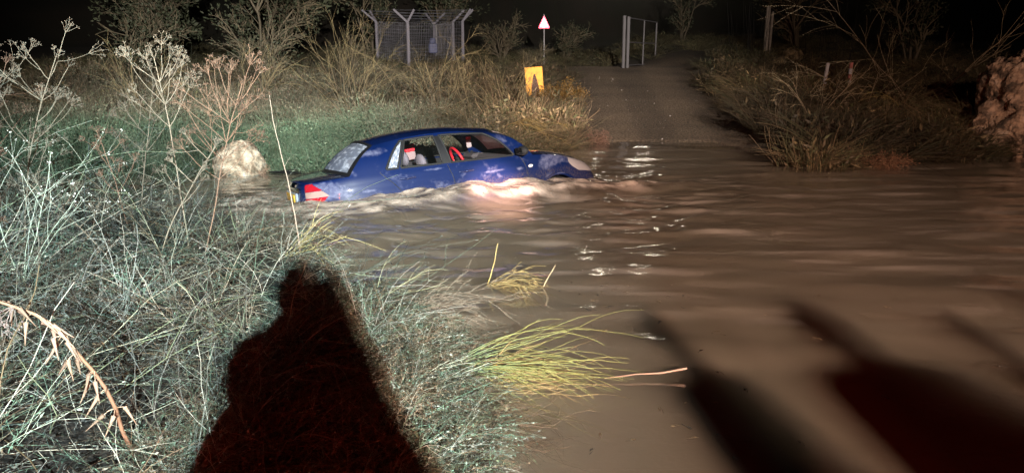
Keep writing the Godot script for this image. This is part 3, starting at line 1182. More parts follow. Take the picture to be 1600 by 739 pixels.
# ---------------------------------------------------------------- people
# one skin round tapered bones: [from, to, r0, r1, colour]; surface nets on a grid
func skin(b: MB, bones: Array, cell: float, k: float) -> void:
	var lo := Vector3.INF
	var hi := -Vector3.INF
	for q in bones:
		for e in 2:
			lo = lo.min(q[e] - Vector3.ONE * (q[2 + e] + 3 * cell))
			hi = hi.max(q[e] + Vector3.ONE * (q[2 + e] + 3 * cell))
	var nx := int((hi.x - lo.x) / cell) + 2
	var ny := int((hi.y - lo.y) / cell) + 2
	var nz := int((hi.z - lo.z) / cell) + 2
	var f := PackedFloat32Array()
	f.resize(nx * ny * nz)
	f.fill(1.0)
	var own := PackedInt32Array()
	own.resize(nx * ny * nz)
	var best := PackedFloat32Array()
	best.resize(nx * ny * nz)
	best.fill(9.0)
	for bi in bones.size():
		var q: Array = bones[bi]
		var A: Vector3 = q[0]
		var ab: Vector3 = q[1] - q[0]
		var l2 := maxf(ab.length_squared(), 1e-9)
		var rm: float = maxf(q[2], q[3]) + k + cell * 2
		var a := ((A.min(q[1]) - Vector3.ONE * rm - lo) / cell).floor()
		var z := ((A.max(q[1]) + Vector3.ONE * rm - lo) / cell).ceil()
		for i in range(maxi(0, int(a.x)), mini(nx, int(z.x) + 1)):
			for j in range(maxi(0, int(a.y)), mini(ny, int(z.y) + 1)):
				for m in range(maxi(0, int(a.z)), mini(nz, int(z.z) + 1)):
					var p := lo + Vector3(i, j, m) * cell - A
					var t := clampf(p.dot(ab) / l2, 0.0, 1.0)
					var d: float = (p - ab * t).length() - lerpf(q[2], q[3], t)
					var at := (i * ny + j) * nz + m
					var o := f[at]
					var h := maxf(k - absf(o - d), 0.0) / k
					f[at] = minf(o, d) - h * h * k * 0.25
					if d < best[at]:
						best[at] = d
						own[at] = bi
	var id := PackedInt32Array()
	id.resize(nx * ny * nz)
	id.fill(-1)
	var s0 := b.v.size()
	var st := PackedInt32Array([ny * nz, nz, 1])
	for i in nx - 1:
		for j in ny - 1:
			for m in nz - 1:
				var at := (i * ny + j) * nz + m
				var neg := 0
				for c in 8:
					if f[at + (c & 1) * st[0] + ((c >> 1) & 1) * st[1] + (c >> 2)] < 0.0:
						neg += 1
				if neg == 0 or neg == 8:
					continue
				var sum := Vector3.ZERO
				var cnt := 0
				for c in 8:
					for ax in 3:
						if c & (1 << ax):
							continue
						var p: int = at + (c & 1) * st[0] + ((c >> 1) & 1) * st[1] + (c >> 2)
						var u := f[p]
						var w := f[p + st[ax]]
						if (u < 0.0) != (w < 0.0):
							var q := Vector3(c & 1, (c >> 1) & 1, c >> 2)
							q[ax] += u / (u - w)
							sum += q
							cnt += 1
				var g := Vector3(f[at + st[0]] - f[at], f[at + st[1]] - f[at], f[at + 1] - f[at]).normalized()
				id[at] = b.add(lo + (Vector3(i, j, m) + sum / cnt) * cell, g, bones[own[at]][4])
	for i in range(1, nx - 1):
		for j in range(1, ny - 1):
			for m in range(1, nz - 1):
				var at := (i * ny + j) * nz + m
				for ax in 3:
					var u := f[at]
					var w := f[at + st[ax]]
					if (u < 0.0) == (w < 0.0):
						continue
					var s1: int = st[(ax + 1) % 3]
					var s2: int = st[(ax + 2) % 3]
					var q := [id[at - s1 - s2], id[at - s2], id[at], id[at - s1]]
					if q.min() < 0:
						continue
					if u < 0.0:
						b.ix.append_array([q[0], q[2], q[1], q[0], q[3], q[2]])
					else:
						b.ix.append_array([q[0], q[1], q[2], q[0], q[2], q[3]])
	# normals from the faces
	var acc := PackedVector3Array()
	acc.resize(b.v.size())
	for t in range(0, b.ix.size(), 3):
		if b.ix[t] < s0:
			continue
		var nn := (b.v[b.ix[t + 2]] - b.v[b.ix[t]]).cross(b.v[b.ix[t + 1]] - b.v[b.ix[t]])
		for e in 3:
			acc[b.ix[t + e]] += nn
	for i in range(s0, b.v.size()):
		if acc[i].length() > 0.0:
			b.n[i] = acc[i].normalized()

func hand(b: MB, wrist: Vector3, fwd: Vector3, thumb_side: Vector3, curl: float, col: Color) -> void:
	var pn := fwd.cross(thumb_side).normalized()      # palm faces along -pn or pn: the fingers bend towards «pn»
	var bones := [[wrist, wrist + fwd * 0.03, 0.026, 0.03, col], [wrist + fwd * 0.03, wrist + fwd * 0.085, 0.03, 0.028, col]]
	for s in 4:
		var off := (1.5 - s) * 0.0205
		bones.append([wrist + fwd * 0.03 + thumb_side * off * 0.7, wrist + fwd * 0.088 + thumb_side * off, 0.014, 0.0115, col])
		var p := wrist + fwd * 0.088 + thumb_side * off
		var d := fwd
		var ls: Array = [[0.042, 0.026, 0.020], [0.047, 0.030, 0.021], [0.044, 0.028, 0.021], [0.034, 0.021, 0.018]][s]
		for j in 3:
			d = d.rotated(thumb_side.normalized(), curl * [0.5, 1.0, 0.7][j])
			var e: Vector3 = p + d * ls[j]
			bones.append([p, e, 0.0098 - 0.001 * j, 0.0088 - 0.001 * j, col])
			p = e
	var tb := wrist + fwd * 0.022 + thumb_side * 0.022
	var td := (fwd * 0.75 + thumb_side * 0.8).normalized()
	for j in 3:
		var e: Vector3 = tb + td * [0.042, 0.034, 0.026][j]
		bones.append([tb, e, [0.016, 0.0125, 0.0105][j], [0.0125, 0.0105, 0.009][j], col])
		tb = e
		td = (td + fwd * 0.35 + pn * 0.25 * curl).normalized()
	skin(b, bones, 0.0045, 0.008)

# facing -z; «raise» lifts both hands in front of the face
func make_person(called: String, label: String, at: Vector3, turn: float, raise: bool, sd: int, coat: Color, legs: Color, group: String, wide: float) -> Node3D:
	var t := thing(called, label, "person", at, turn, group)
	var b := MB.new()
	var sk := Color(0.42, 0.26, 0.19)
	var boot := Color(0.02, 0.018, 0.016)
	var bones := [
		[Vector3(0, 0.93, 0), Vector3(0, 1.12, 0.0), 0.165, 0.16, coat], [Vector3(0, 1.12, 0), Vector3(0, 1.36, 0.01), 0.16, 0.165, coat],
		[Vector3(-0.10, 1.36, 0.01), Vector3(0.10, 1.36, 0.01), 0.14, 0.14, coat], [Vector3(0, 1.40, 0.01), Vector3(0, 1.53, -0.01), 0.085, 0.062, coat]]
	if raise:      # loose sleeves gathered in front of the chest
		bones.append([Vector3(0, 1.40, -0.06), Vector3(0, 1.52, -0.27), 0.13, 0.085, coat])
	var wr := []
	for s in [-1.0, 1.0]:
		var st := 0.05 if s > 0 else -0.06
		bones.append([Vector3(s * 0.095, 0.92, 0), Vector3(s * 0.115, 0.50, -0.03 + st), 0.105, 0.072, legs])
		bones.append([Vector3(s * 0.115, 0.50, -0.03 + st), Vector3(s * 0.125, 0.10, 0.02 + st), 0.072, 0.052, legs])
		bones.append([Vector3(s * 0.125, 0.09, 0.03 + st), Vector3(s * 0.14, 0.045, -0.16 + st), 0.052, 0.042, boot])
		var sh := Vector3(s * (0.155 if raise else 0.185), 1.40 if raise else 1.42, 0.01)
		var el := Vector3(s * 0.165, 1.15, -0.17) if raise else Vector3(s * 0.27, 1.13, 0.03)
		var wv := Vector3(s * 0.095, 1.50, -0.33) if raise else Vector3(s * 0.25, 0.87, -0.08)
		bones.append([sh, el, 0.078, 0.062, coat])
		bones.append([el, wv, 0.062, 0.043, coat])
		wr.append([wv, (wv - el).normalized(), s])
	skin(b, bones, 0.024, 0.05)
	var hc := Vector3(0, 1.655, -0.015)
	skin(b, [[Vector3(0, 1.50, 0.0), hc - Vector3(0, 0.06, 0), 0.056, 0.06, sk], [hc + Vector3(0, 0.02, 0.012), hc + Vector3(0, 0.03, 0.02), 0.079, 0.079, sk], [hc + Vector3(0, -0.04, -0.03), hc + Vector3(0, -0.085, -0.055), 0.058, 0.034, sk],
		[hc + Vector3(0, 0.012, -0.092), hc + Vector3(0, -0.022, -0.112), 0.010, 0.014, sk], [hc + Vector3(-0.082, -0.01, 0.0), hc + Vector3(-0.088, 0.02, 0.01), 0.014, 0.017, sk], [hc + Vector3(0.082, -0.01, 0.0), hc + Vector3(0.088, 0.02, 0.01), 0.014, 0.017, sk],
		[hc + Vector3(-0.022, -0.056, -0.088), hc + Vector3(0.022, -0.056, -0.088), 0.008, 0.008, sk * 0.7]], 0.009, 0.018)
	for w in wr:
		hand(b, w[0] + w[1] * 0.02, w[1] if not raise else (w[1] + Vector3(-w[2] * 0.35, 0.35, 0)).normalized(), Vector3(0, 0.0, -1) if not raise else Vector3(0, -0.2, 1).normalized(), 0.35 if not raise else 0.55, sk)
	part("body", b, mat(Color.WHITE, 0.8, 0, true), t)
	var h := MB.new()
	skin(h, [[hc + Vector3(0, 0.055, 0.02), hc + Vector3(0, 0.03, 0.045), 0.070, 0.070, coat], [hc + Vector3(0, -0.04, 0.06), Vector3(0, 1.46, 0.05), 0.062, 0.085, coat], [hc + Vector3(-0.05, -0.02, 0.035), hc + Vector3(0.05, -0.02, 0.035), 0.045, 0.045, coat]], 0.014, 0.04)
	part("hood", h, mat(Color.WHITE, 0.9, 0, true), t)
	# a wide rain cape over the shoulders
	var cp := []
	for q in [[1.56, 0.09, 0.09], [1.50, 0.14, 0.11], [1.43, 0.16, 0.14], [1.34, 0.205, 0.175], [1.22, 0.28, 0.21], [1.05, 0.35, 0.235], [0.85, 0.35, 0.25], [0.62, 0.305, 0.25], [0.40, 0.265, 0.25]]:
		var row := []
		for j in 41:
			var a := TAU * (j % 40) / 40.0
			var fold := 1.0 + 0.05 * sin(a * 7.0 + sd) * sm(1.4, 0.6, q[0]) + 0.03 * sin(a * 3.0)
			row.append(Vector3(q[1] * wide * cos(a) * fold, q[0] + 0.02 * sin(a * 4.0) * sm(0.8, 0.4, q[0]), q[2] * sin(a) * fold + 0.01))
		cp.append(row)
	var cape := MB.new()
	cape.sheet(cp, null, coat * 1.1, true)
	part("rain_cape", cape, mat(Color.WHITE, 0.7, 0, true), t)
	for s in [-1.0, 1.0]:
		var e := MB.new()
		e.ball(hc + Vector3(s * 0.032, 0.008, -0.086), Vector3.ONE * 0.0115, Basis(), 10, 8, Color(0.75, 0.72, 0.68))
		e.ball(hc + Vector3(s * 0.032, 0.008, -0.0945), Vector3(0.0052, 0.0052, 0.0035), Basis(), 8, 6, Color(0.03, 0.02, 0.015))
		part("eye", e, mat(Color.WHITE, 0.2, 0, true), t)
	return t

# ---------------------------------------------------------------- lamps that light the place
func lamp_head(parent: Node3D, called: String, at: Vector3, aim: Vector3, size: Vector2, col: Color, energy: float, angle: float, soft: float, radius: float, glow: float) -> void:
	# «at» and «aim» are in the parent's own axes; the parent is not turned
	var d := (aim - at).normalized()
	var bs := Basis.looking_at(d)
	var hb := MB.new()
	hb.box(at, Vector3(size.x + 0.04, size.y + 0.04, 0.12), bs, 0.015)
	for k in 6:      # cooling fins
		hb.box(at + bs * Vector3(0, lerpf(-0.4, 0.4, k / 5.0) * size.y, 0.075), Vector3(size.x, 0.008, 0.04), bs, 0.002)
	var h := part(called, hb, mat(lin(0.03, 0.03, 0.032), 0.5), parent)
	var g := MB.new()
	g.box(at + d * 0.064, Vector3(size.x, size.y, 0.008), bs, 0.002)
	var gm := mat(Color.WHITE, 0.3)
	gm.emission_enabled = true
	gm.emission = col
	gm.emission_energy_multiplier = glow
	part("lamp_glass", g, gm, h)
	var l := SpotLight3D.new()
	l.name = called + "_beam"
	l.light_color = col
	l.light_energy = energy
	l.spot_angle = angle
	l.spot_angle_attenuation = soft
	l.spot_range = 150.0
	l.spot_attenuation = 2.0
	l.light_size = radius
	l.shadow_enabled = true
	l.position = at + d * (0.075 + radius)
	l.basis = bs
	parent.add_child(l, true)

func make_lamp_mast() -> void:
	var base := ground_at(LAMP.x, LAMP.z)
	var t := thing("floodlight_mast", "tall black floodlight mast with a cluster of work lamps and a red beacon", "floodlight", base)
	var steel := mat(lin(0.10, 0.10, 0.10), 0.45, 0.6)
	var top := LAMP - base
	var m := MB.new()
	m.tube(PackedVector3Array([Vector3.ZERO, Vector3(0, top.y - 0.1, 0.14)]), 0.03, 0.022, 12, Color.WHITE, Color.WHITE, true)
	m.box(Vector3(-0.35, top.y - 0.12, 0.12), Vector3(1.3, 0.04, 0.04), Basis(), 0.006)
	part("mast", m, steel, t)
	for k in 3:
		var a := TAU * k / 3.0 + 0.4
		var lg := MB.new()
		lg.tube(PackedVector3Array([Vector3(0, 1.1, 0.04), Vector3(cos(a) * 0.75, 0.03, sin(a) * 0.75)]), 0.018, 0.016, 8, Color.WHITE, Color.WHITE, true)
		part("leg", lg, steel, t)
	var sz := Vector2(0.08, 0.08)
	for q in [
		["cool_lamp", Vector3(-0.06, 0.0, 0), Vector3(-3.1, 0.4, -8.6), COOL, E_COOL, 14.0, 0.045],
		["warm_lamp", Vector3(0.06, 0.0, 0), Vector3(0.4, 0.2, -8.6), WARM, E_WARM, 22.0, 0.09],
		["high_beam", Vector3(-0.07, 0.15, 0), Vector3(-10.5, 4.6, -27.0), WHITE, E_HIGH, 15.0, 0.05],
		["high_beam", Vector3(0.07, 0.15, 0), Vector3(1.5, 4.4, -28.0), WHITE, E_HIGH, 15.0, 0.05],
		["side_lamp", Vector3(0.2, 0.0, 0), Vector3(9.5, 1.6, -16.0), SIDE, E_SIDE, 15.0, 0.05],
		["search_lamp", Vector3(0.2, 0.15, 0), Vector3(-0.18, 0.05, -9.1), Color(1.0, 0.80, 0.76), E_SEARCH, 1.7, 0.03],
		["red_beacon", Vector3(-0.42, 0.06, 0), Vector3(-0.2, 0.2, -5.0), Color(1.0, 0.26, 0.12), E_RED, 34.0, 0.05]]:
		lamp_head(t, q[0], top + q[1], q[2] - base, sz, q[3], q[4], q[5], 1.0, q[6], 4.0)

	# a red warning lamp on a stand of its own, farther left
	var bp := ground_at(-1.6, 7.5)
	var w := thing("warning_beacon", "red warning lamp on a short black tripod left of the floodlight mast", "beacon", bp)
	var pm := MB.new()
	pm.tube(PackedVector3Array([Vector3.ZERO, Vector3(0, 2.2, 0)]), 0.025, 0.02, 10, Color.WHITE, Color.WHITE, true)
	part("pole", pm, steel, w)
	for k in 3:
		var a := TAU * k / 3.0
		var lg := MB.new()
		lg.tube(PackedVector3Array([Vector3(0, 0.8, 0), Vector3(cos(a) * 0.5, 0.03, sin(a) * 0.5)]), 0.015, 0.013, 8, Color.WHITE, Color.WHITE, true)
		part("leg", lg, steel, w)
	lamp_head(w, "red_lamp", Vector3(0, 2.3, 0), Vector3(0.6, 0.1, -4.0) - bp, Vector2(0.2, 0.2), Color(1.0, 0.27, 0.13), E_GLOW, 32.0, 1.0, 0.1, 3.0)

const E_GLOW := 26.0
const LAMP := Vector3(2.88, 5.1, 9.0)
const COOL := Color(0.84, 0.98, 1.0)
const WARM := Color(1.0, 0.87, 0.78)
const WHITE := Color(1.0, 0.95, 0.90)
const SIDE := Color(1.0, 0.85, 0.74)
const E_COOL := 930.0
const E_WARM := 540.0
const E_HIGH := 1700.0
const E_SIDE := 240.0
const E_SEARCH := 3000.0
const E_RED := 14.0

# ---------------------------------------------------------------- boulders, signs, fences
func rock_mesh(sd: int, r: Vector3, rough: float, seg := 44, rings := 30) -> MB:
	var b := MB.new()
	var n1 := noise(sd, 0.9, 4)
	var n2 := noise(sd + 1, 3.2, 4)
	n2.fractal_type = FastNoiseLite.FRACTAL_RIDGED
	var p := []
	for i in rings + 1:
		var th := PI * i / rings
		var row := []
		for j in seg + 1:
			var ph := TAU * (j % seg) / seg
			var d := Vector3(sin(th) * cos(ph), cos(th), sin(th) * sin(ph))
			var k := 1.0 + rough * (0.55 * n1.get_noise_3dv(d * 1.4) + 0.28 * n2.get_noise_3dv(d * 0.9))
			# knocked-off faces
			for q in 5:
				var fd := Vector3(sin(q * 2.1 + sd), cos(q * 1.3 + sd), sin(q * 3.7 + sd * 2.0)).normalized()
				var over := d.dot(fd) * k - 0.86
				if over > 0:
					k -= over * 0.7
			row.append(d * k * r)
		p.append(row)
	b.sheet(p, null, Color.WHITE, true)
	return b

func rock_mat(dark: Color, lightc: Color, sd: int) -> StandardMaterial3D:
	var m := mat(Color.WHITE, 0.92)
	m.uv1_triplanar = true
	m.uv1_scale = Vector3.ONE * 0.55
	m.albedo_texture = noise_tex(noise(sd, 0.014, 5), 512, [[0.0, dark.darkened(0.45)], [0.38, dark], [0.55, lightc], [0.8, lightc.lightened(0.2)], [1.0, lightc.lightened(0.35)]])
	m.normal_enabled = true
	m.normal_texture = noise_tex(noise(sd + 3, 0.03, 5), 512, null, true, 10.0)
	m.normal_scale = 1.7
	return m

func make_boulders() -> void:
	var pale := rock_mat(lin(0.30, 0.23, 0.16), lin(0.55, 0.45, 0.34), 80)
	var ruddy := rock_mat(lin(0.10, 0.07, 0.052), lin(0.44, 0.28, 0.185), 90)
	var grey := rock_mat(lin(0.10, 0.085, 0.05), lin(0.24, 0.19, 0.10), 95)
	solo("boulder", rock_mesh(6, Vector3(0.40, 0.40, 0.38), 0.22), pale, "pale rounded boulder in the shallows left of the car's boot", "boulder", Vector3(-4.36, 0.12, -11.25), 0.4)
	var big := rock_mesh(14, Vector3(1.35, 1.5, 1.2), 0.6, 90, 60)
	solo("boulder", big, ruddy, "big rust-brown pitted rock on the bank at the right edge", "boulder", Vector3(10.35, 0.35, -13.7), 2.0)
	solo("boulder", rock_mesh(24, Vector3(0.5, 0.3, 0.4), 0.4), grey, "ochre boulder lying beside the split timber post", "boulder", ground_at(11.4, -29.5) + Vector3(0, 0.22, 0), 1.0)
	solo("boulder", rock_mesh(34, Vector3(0.26, 0.32, 0.24), 0.4), grey, "small grey stone standing in grass below the ochre boulder", "boulder", ground_at(9.6, -26.0) + Vector3(0, 0.22, 0), 0.3)

func make_signs() -> void:
	var steel := mat(lin(0.34, 0.34, 0.36), 0.5, 0.4)
	# red-bordered triangle
	var at := ground_at(1.66, -38.0)
	var t := thing("warning_sign", "red bordered white triangular warning sign on a thin pole", "road sign", at)
	var top := 4.08 - at.y
	var p := MB.new()
	p.tube(PackedVector3Array([Vector3(0.03, -0.3, 0), Vector3(0, top, 0)]), 0.032, 0.032, 10, Color.WHITE, Color.WHITE, true)
	part("pole", p, steel, t)
	var tri := func(r: float, z: float, th: float) -> MB:
		var b := MB.new()
		var pts := []
		for c in 3:
			var ca := PI / 2 + TAU * c / 3
			for k in 5:
				var a := ca + lerpf(-PI / 3, PI / 3, k / 4.0)
				pts.append(Vector3(cos(ca), sin(ca), 0) * (r * 0.88) + Vector3(cos(a), sin(a), 0) * (r * 0.12))
		var c0 := Vector3(0, top - 0.48, z)
		var front := []
		var back := []
		for q in pts:
			front.append(c0 + q * Vector3(0.86, 1.05, 1) + Vector3(0, 0, th))
			back.append(c0 + q * Vector3(0.86, 1.05, 1))
		b.face(front, Vector3.BACK)
		b.face(back, Vector3.FORWARD)
		for k in pts.size():
			var k2 := (k + 1) % pts.size()
			b.face([front[k], front[k2], back[k2], back[k]], pts[k])
		return b
	var refl := func(c: Color, metal: float) -> StandardMaterial3D: return mat(c, 0.42, metal)
	var red := part("red_border", tri.call(0.37, 0.036, 0.006), refl.call(lin(0.95, 0.10, 0.16), 0.85), t)
	part("white_face", tri.call(0.255, 0.044, 0.004), refl.call(lin(0.95, 0.93, 0.93), 0.85), red)
	var sy := MB.new()
	sy.ball(Vector3(-0.025, top - 0.545, 0.05), Vector3(0.036, 0.03, 0.006), Basis(), 12, 6)
	sy.ball(Vector3(0.035, top - 0.545, 0.05), Vector3(0.036, 0.03, 0.006), Basis(), 12, 6)
	sy.box(Vector3(0.0, top - 0.565, 0.05), Vector3(0.17, 0.02, 0.008), Basis(), 0.002)
	part("bump_symbol", sy, mat(lin(0.02, 0.02, 0.02), 0.6), red)
	# yellow board with a dark arch
	at = ground_at(0.66, -20.0)
	var y := thing("hazard_board", "leaning yellow board with a dark pointed arch, beside the dirt track", "sign", at + Vector3(0, 0.20, 0))
	y.basis = Basis(Vector3.UP, 0.12) * Basis(Vector3.BACK, 0.075) * Basis(Vector3.RIGHT, -0.06)
	var bd := MB.new()
	bd.box(Vector3(0, 0.44, 0), Vector3(0.50, 0.82, 0.025), Basis(), 0.008)
	var ym := mat(Color.WHITE, 0.55, 0.2)
	ym.uv1_triplanar = true
	ym.albedo_texture = noise_tex(noise(121, 0.02, 4), 256, [[0.0, lin(0.34, 0.13, 0.006)], [0.4, lin(0.56, 0.25, 0.008)], [1.0, lin(0.64, 0.30, 0.01)]])
	part("board", bd, ym, y)
	var ar := MB.new()
	var fr := []
	var bk := []
	for k in 21:
		var f := k / 20.0 * 2.0 - 1.0
		fr.append(Vector3(f * 0.135 + 0.01, 0.045 + 0.62 * (1.0 - pow(absf(f), 1.7)), 0.0175))
		bk.append(fr[-1] - Vector3(0, 0, 0.005))
	for k in 20:
		ar.face([fr[k], fr[k + 1], Vector3(0.01, 0.045, 0.0175)], Vector3.BACK)
		ar.face([fr[k], fr[k + 1], bk[k + 1], bk[k]], Vector3.UP + Vector3(k - 10, 0, 0) * 0.2)
	part("dark_arch", ar, mat(lin(0.06, 0.022, 0.015), 0.7), y)
	for s in [-1.0, 1.0]:
		var lg := MB.new()
		lg.box(Vector3(s * 0.2, -0.10, -0.02), Vector3(0.04, 0.5, 0.02), Basis(), 0.004)
		part("leg", lg, steel, y)

func make_enclosure() -> void:
	var conc := mat(lin(0.25, 0.25, 0.30), 0.85)
	conc.uv1_triplanar = true
	conc.uv1_scale = Vector3.ONE * 2.0
	conc.albedo_texture = noise_tex(noise(101, 0.04, 4), 256, [[0.0, Color(0.6, 0.6, 0.6)], [0.5, Color(0.85, 0.85, 0.85)], [1.0, Color.WHITE]])
	var wire := mat(lin(0.20, 0.21, 0.25), 0.5, 0.5)
	var org := ground_at(-4.55, -36.5)
	var t := thing("fenced_enclosure", "small wire mesh compound with forked concrete posts on the far bank", "fence", org)
	# corner, fork height above world zero, arms (two directions or one)
	var P := [Vector2(-4.85, -34.0), Vector2(-7.05, -38.0), Vector2(-4.3, -40.4), Vector2(-3.1, -38.4), Vector2(-2.5, -37.0)]
	var forks := [3.48, 3.72, 3.72, 3.72, 3.68]
	var arms := [[Vector2(-0.62, -0.1), Vector2(0.26, -0.35)], [Vector2(-0.7, -0.1), Vector2(-0.38, -0.5)], [Vector2(-0.5, -0.4), Vector2(0.62, 0.1)], [Vector2(0.58, 0.05)], [Vector2(0.42, 0.2), Vector2(0.50, -0.35)]]
	var heads := []
	for k in 5:
		var g := land(P[k].x, P[k].y)
		var foot := Vector3(P[k].x, g - 0.3, P[k].y) - org
		var fork := Vector3(P[k].x, forks[k], P[k].y) - org
		var b := MB.new()
		b.box((foot + fork) * 0.5, Vector3(0.125, fork.y - foot.y, 0.12), Basis(Vector3.UP, 0.6), 0.015)
		var post := part("post", b, conc, t)
		var ends := []
		for a in arms[k]:
			var e := fork + Vector3(a.x, 0.56, a.y)
			var ab := MB.new()
			var d := (e - fork)
			ab.box((fork + e) * 0.5 - d.normalized() * 0.02, Vector3(0.10, 0.09, d.length() + 0.10), Basis.looking_at(d.normalized(), Vector3(0.2, 0.1, 1).normalized()), 0.012)
			part("arm", ab, conc, post)
			ends.append(e)
		heads.append([foot + Vector3(0, 0.4, 0), fork, ends])
	var wb := MB.new()
	for k in 5:
		if k == 3:
			continue
		var a: Array = heads[k]
		var z: Array = heads[(k + 1) % 5]
		if k == 2:
			a = heads[2]; z = heads[3]
		var n := 30 if k != 4 else 34
		for i in n + 1:
			var f := i / float(n)
			wb.tube(PackedVector3Array([a[0].lerp(z[0], f), a[1].lerp(z[1], f)]), 0.006, 0.006, 3)
		for i in 12:
			var f := i / 11.0
			wb.tube(PackedVector3Array([a[0].lerp(a[1], f), z[0].lerp(z[1], f)]), 0.006, 0.006, 3)
		for i in 4:      # strands strung along the arms
			var f := (i + 1) / 4.0
			var e0: Vector3 = a[1].lerp(a[2][0], f)
			var e1: Vector3 = z[1].lerp(z[2][0], f)
			wb.tube(PackedVector3Array([e0, e0.lerp(e1, 0.5) - Vector3(0, 0.04, 0), e1]), 0.009, 0.009, 3)
			e0 = a[1].lerp(a[2][-1], f)
			e1 = z[1].lerp(z[2][-1], f)
			wb.tube(PackedVector3Array([e0, e0.lerp(e1, 0.5) - Vector3(0, 0.04, 0), e1]), 0.009, 0.009, 3)
	part("wire_mesh", wb, wire, t).set_meta("kind", "stuff")
	# the little gate in the right-hand face
	var gt := MB.new()
	var a: Vector3 = heads[2][0].lerp(heads[3][0], 0.12)
	var z: Vector3 = heads[2][0].lerp(heads[3][0], 0.95)
	for f in [0.0, 0.62, 0.98]:
		var up := Vector3(0, 1.75 * f, 0.05)
		gt.tube(PackedVector3Array([a + up, z + up]), 0.03, 0.03, 6)
	for q in [a, z]:
		gt.tube(PackedVector3Array([q + Vector3(0, 0, 0.05), q + Vector3(0, 1.72, 0.05)]), 0.035, 0.035, 6)
	part("gate", gt, mat(lin(0.32, 0.32, 0.34), 0.5, 0.3), t)
	# pale blue box and white drum kept inside
	var bx := MB.new()
	bx.box(Vector3(0, 0.35, 0), Vector3(0.42, 0.5, 0.35), Basis(), 0.05)
	bx.lathe([[0.0, 0.86], [0.12, 0.85], [0.16, 0.78], [0.17, 0.6], [0.0, 0.6]], Transform3D(), 14)
	solo("meter_cabinet", bx, mat(lin(0.09, 0.105, 0.2), 0.6), "pale blue meter cabinet inside the wire compound", "cabinet", ground_at(-4.05, -37.2) + Vector3(0, 0.3, 0), 0.3)

func make_gate() -> void:
	var at := ground_at(4.78, -31.0)
	var t := thing("field_gate", "tall open metal frame gate beside the track's far end", "gate", at)
	var steel := mat(lin(0.10, 0.10, 0.11), 0.6, 0.0)
	var conc := mat(lin(0.13, 0.13, 0.14), 0.85)
	var end := Vector3(2.25, 0.02, -4.6)
	var h := 3.60 - at.y
	for k in 2:
		var b := MB.new()
		b.box(Vector3(-0.02 + 0.19 * k, h * 0.5 - 0.15, -0.1 * k), Vector3(0.11, h + 0.3 - 0.06 * k, 0.11), Basis(Vector3.UP, 0.3) * Basis(Vector3.BACK, 0.012), 0.015)
		part("post", b, conc, t)
	var ups := [[0.02, 0.03], [0.52, 0.035], [1.0, 0.04]]
	var a := Vector3(0.20, 0, -0.2)
	for u in ups:
		var q: Vector3 = a.lerp(end, u[0])
		var b := MB.new()
		b.tube(PackedVector3Array([q + Vector3(0, 0.05, 0), q + Vector3(0, h - 0.06, 0)]), u[1], u[1], 8, Color.WHITE, Color.WHITE, true)
		part("upright", b, steel, t)
	for y in [h - 0.08, h * 0.5, 0.12]:
		var b := MB.new()
		b.tube(PackedVector3Array([a + Vector3(0, y, 0), end + Vector3(0, y + 0.02, 0)]), 0.026, 0.026, 8, Color.WHITE, Color.WHITE, true)
		part("rail", b, steel, t)
	# split timber post and stakes on the right
	var wood := mat(Color.WHITE, 0.9)
	wood.uv1_triplanar = true
	wood.uv1_scale = Vector3(6, 0.7, 6)
	wood.albedo_texture = noise_tex(noise(111, 0.04, 4), 256, [[0.0, lin(0.10, 0.09, 0.08)], [0.5, lin(0.24, 0.22, 0.19)], [1.0, lin(0.36, 0.34, 0.30)]])
	var g := ground_at(11.15, -32.0)
	var w := thing("timber_post", "weathered split timber post standing among tall dry stems", "post", g)
	for k in 2:
		var b := MB.new()
		b.box(Vector3(0.16 * k, 1.0 - 0.1 * k, 0.05 * k), Vector3(0.17 - 0.08 * k, 2.3 - 0.25 * k, 0.14), Basis(Vector3.BACK, -0.015 * k), 0.02)
		part("timber", b, wood, w)
	var pale := mat(lin(0.42, 0.42, 0.45), 0.6)
	var stk := thing("marker_stake", "short whitish marker stake in the dark grass", "stake", ground_at(8.7, -20.0), 0.0)
	var b := MB.new()
	b.box(Vector3(0, 0.38, 0), Vector3(0.085, 0.95, 0.07), Basis(Vector3.BACK, -0.08), 0.012)
	part("stake", b, pale, stk)
	var st2 := thing("marker_stake", "short red and white banded marker stake near the bare bush", "stake", ground_at(9.38, -20.0))
	for k in 6:
		var c := MB.new()
		c.box(Vector3(0, 0.0 + 0.16 * k, 0), Vector3(0.08, 0.155, 0.07), Basis(), 0.006)
		part("red_band" if k % 2 else "white_band", c, mat(lin(0.42, 0.14, 0.13), 0.6) if k % 2 else pale, st2)

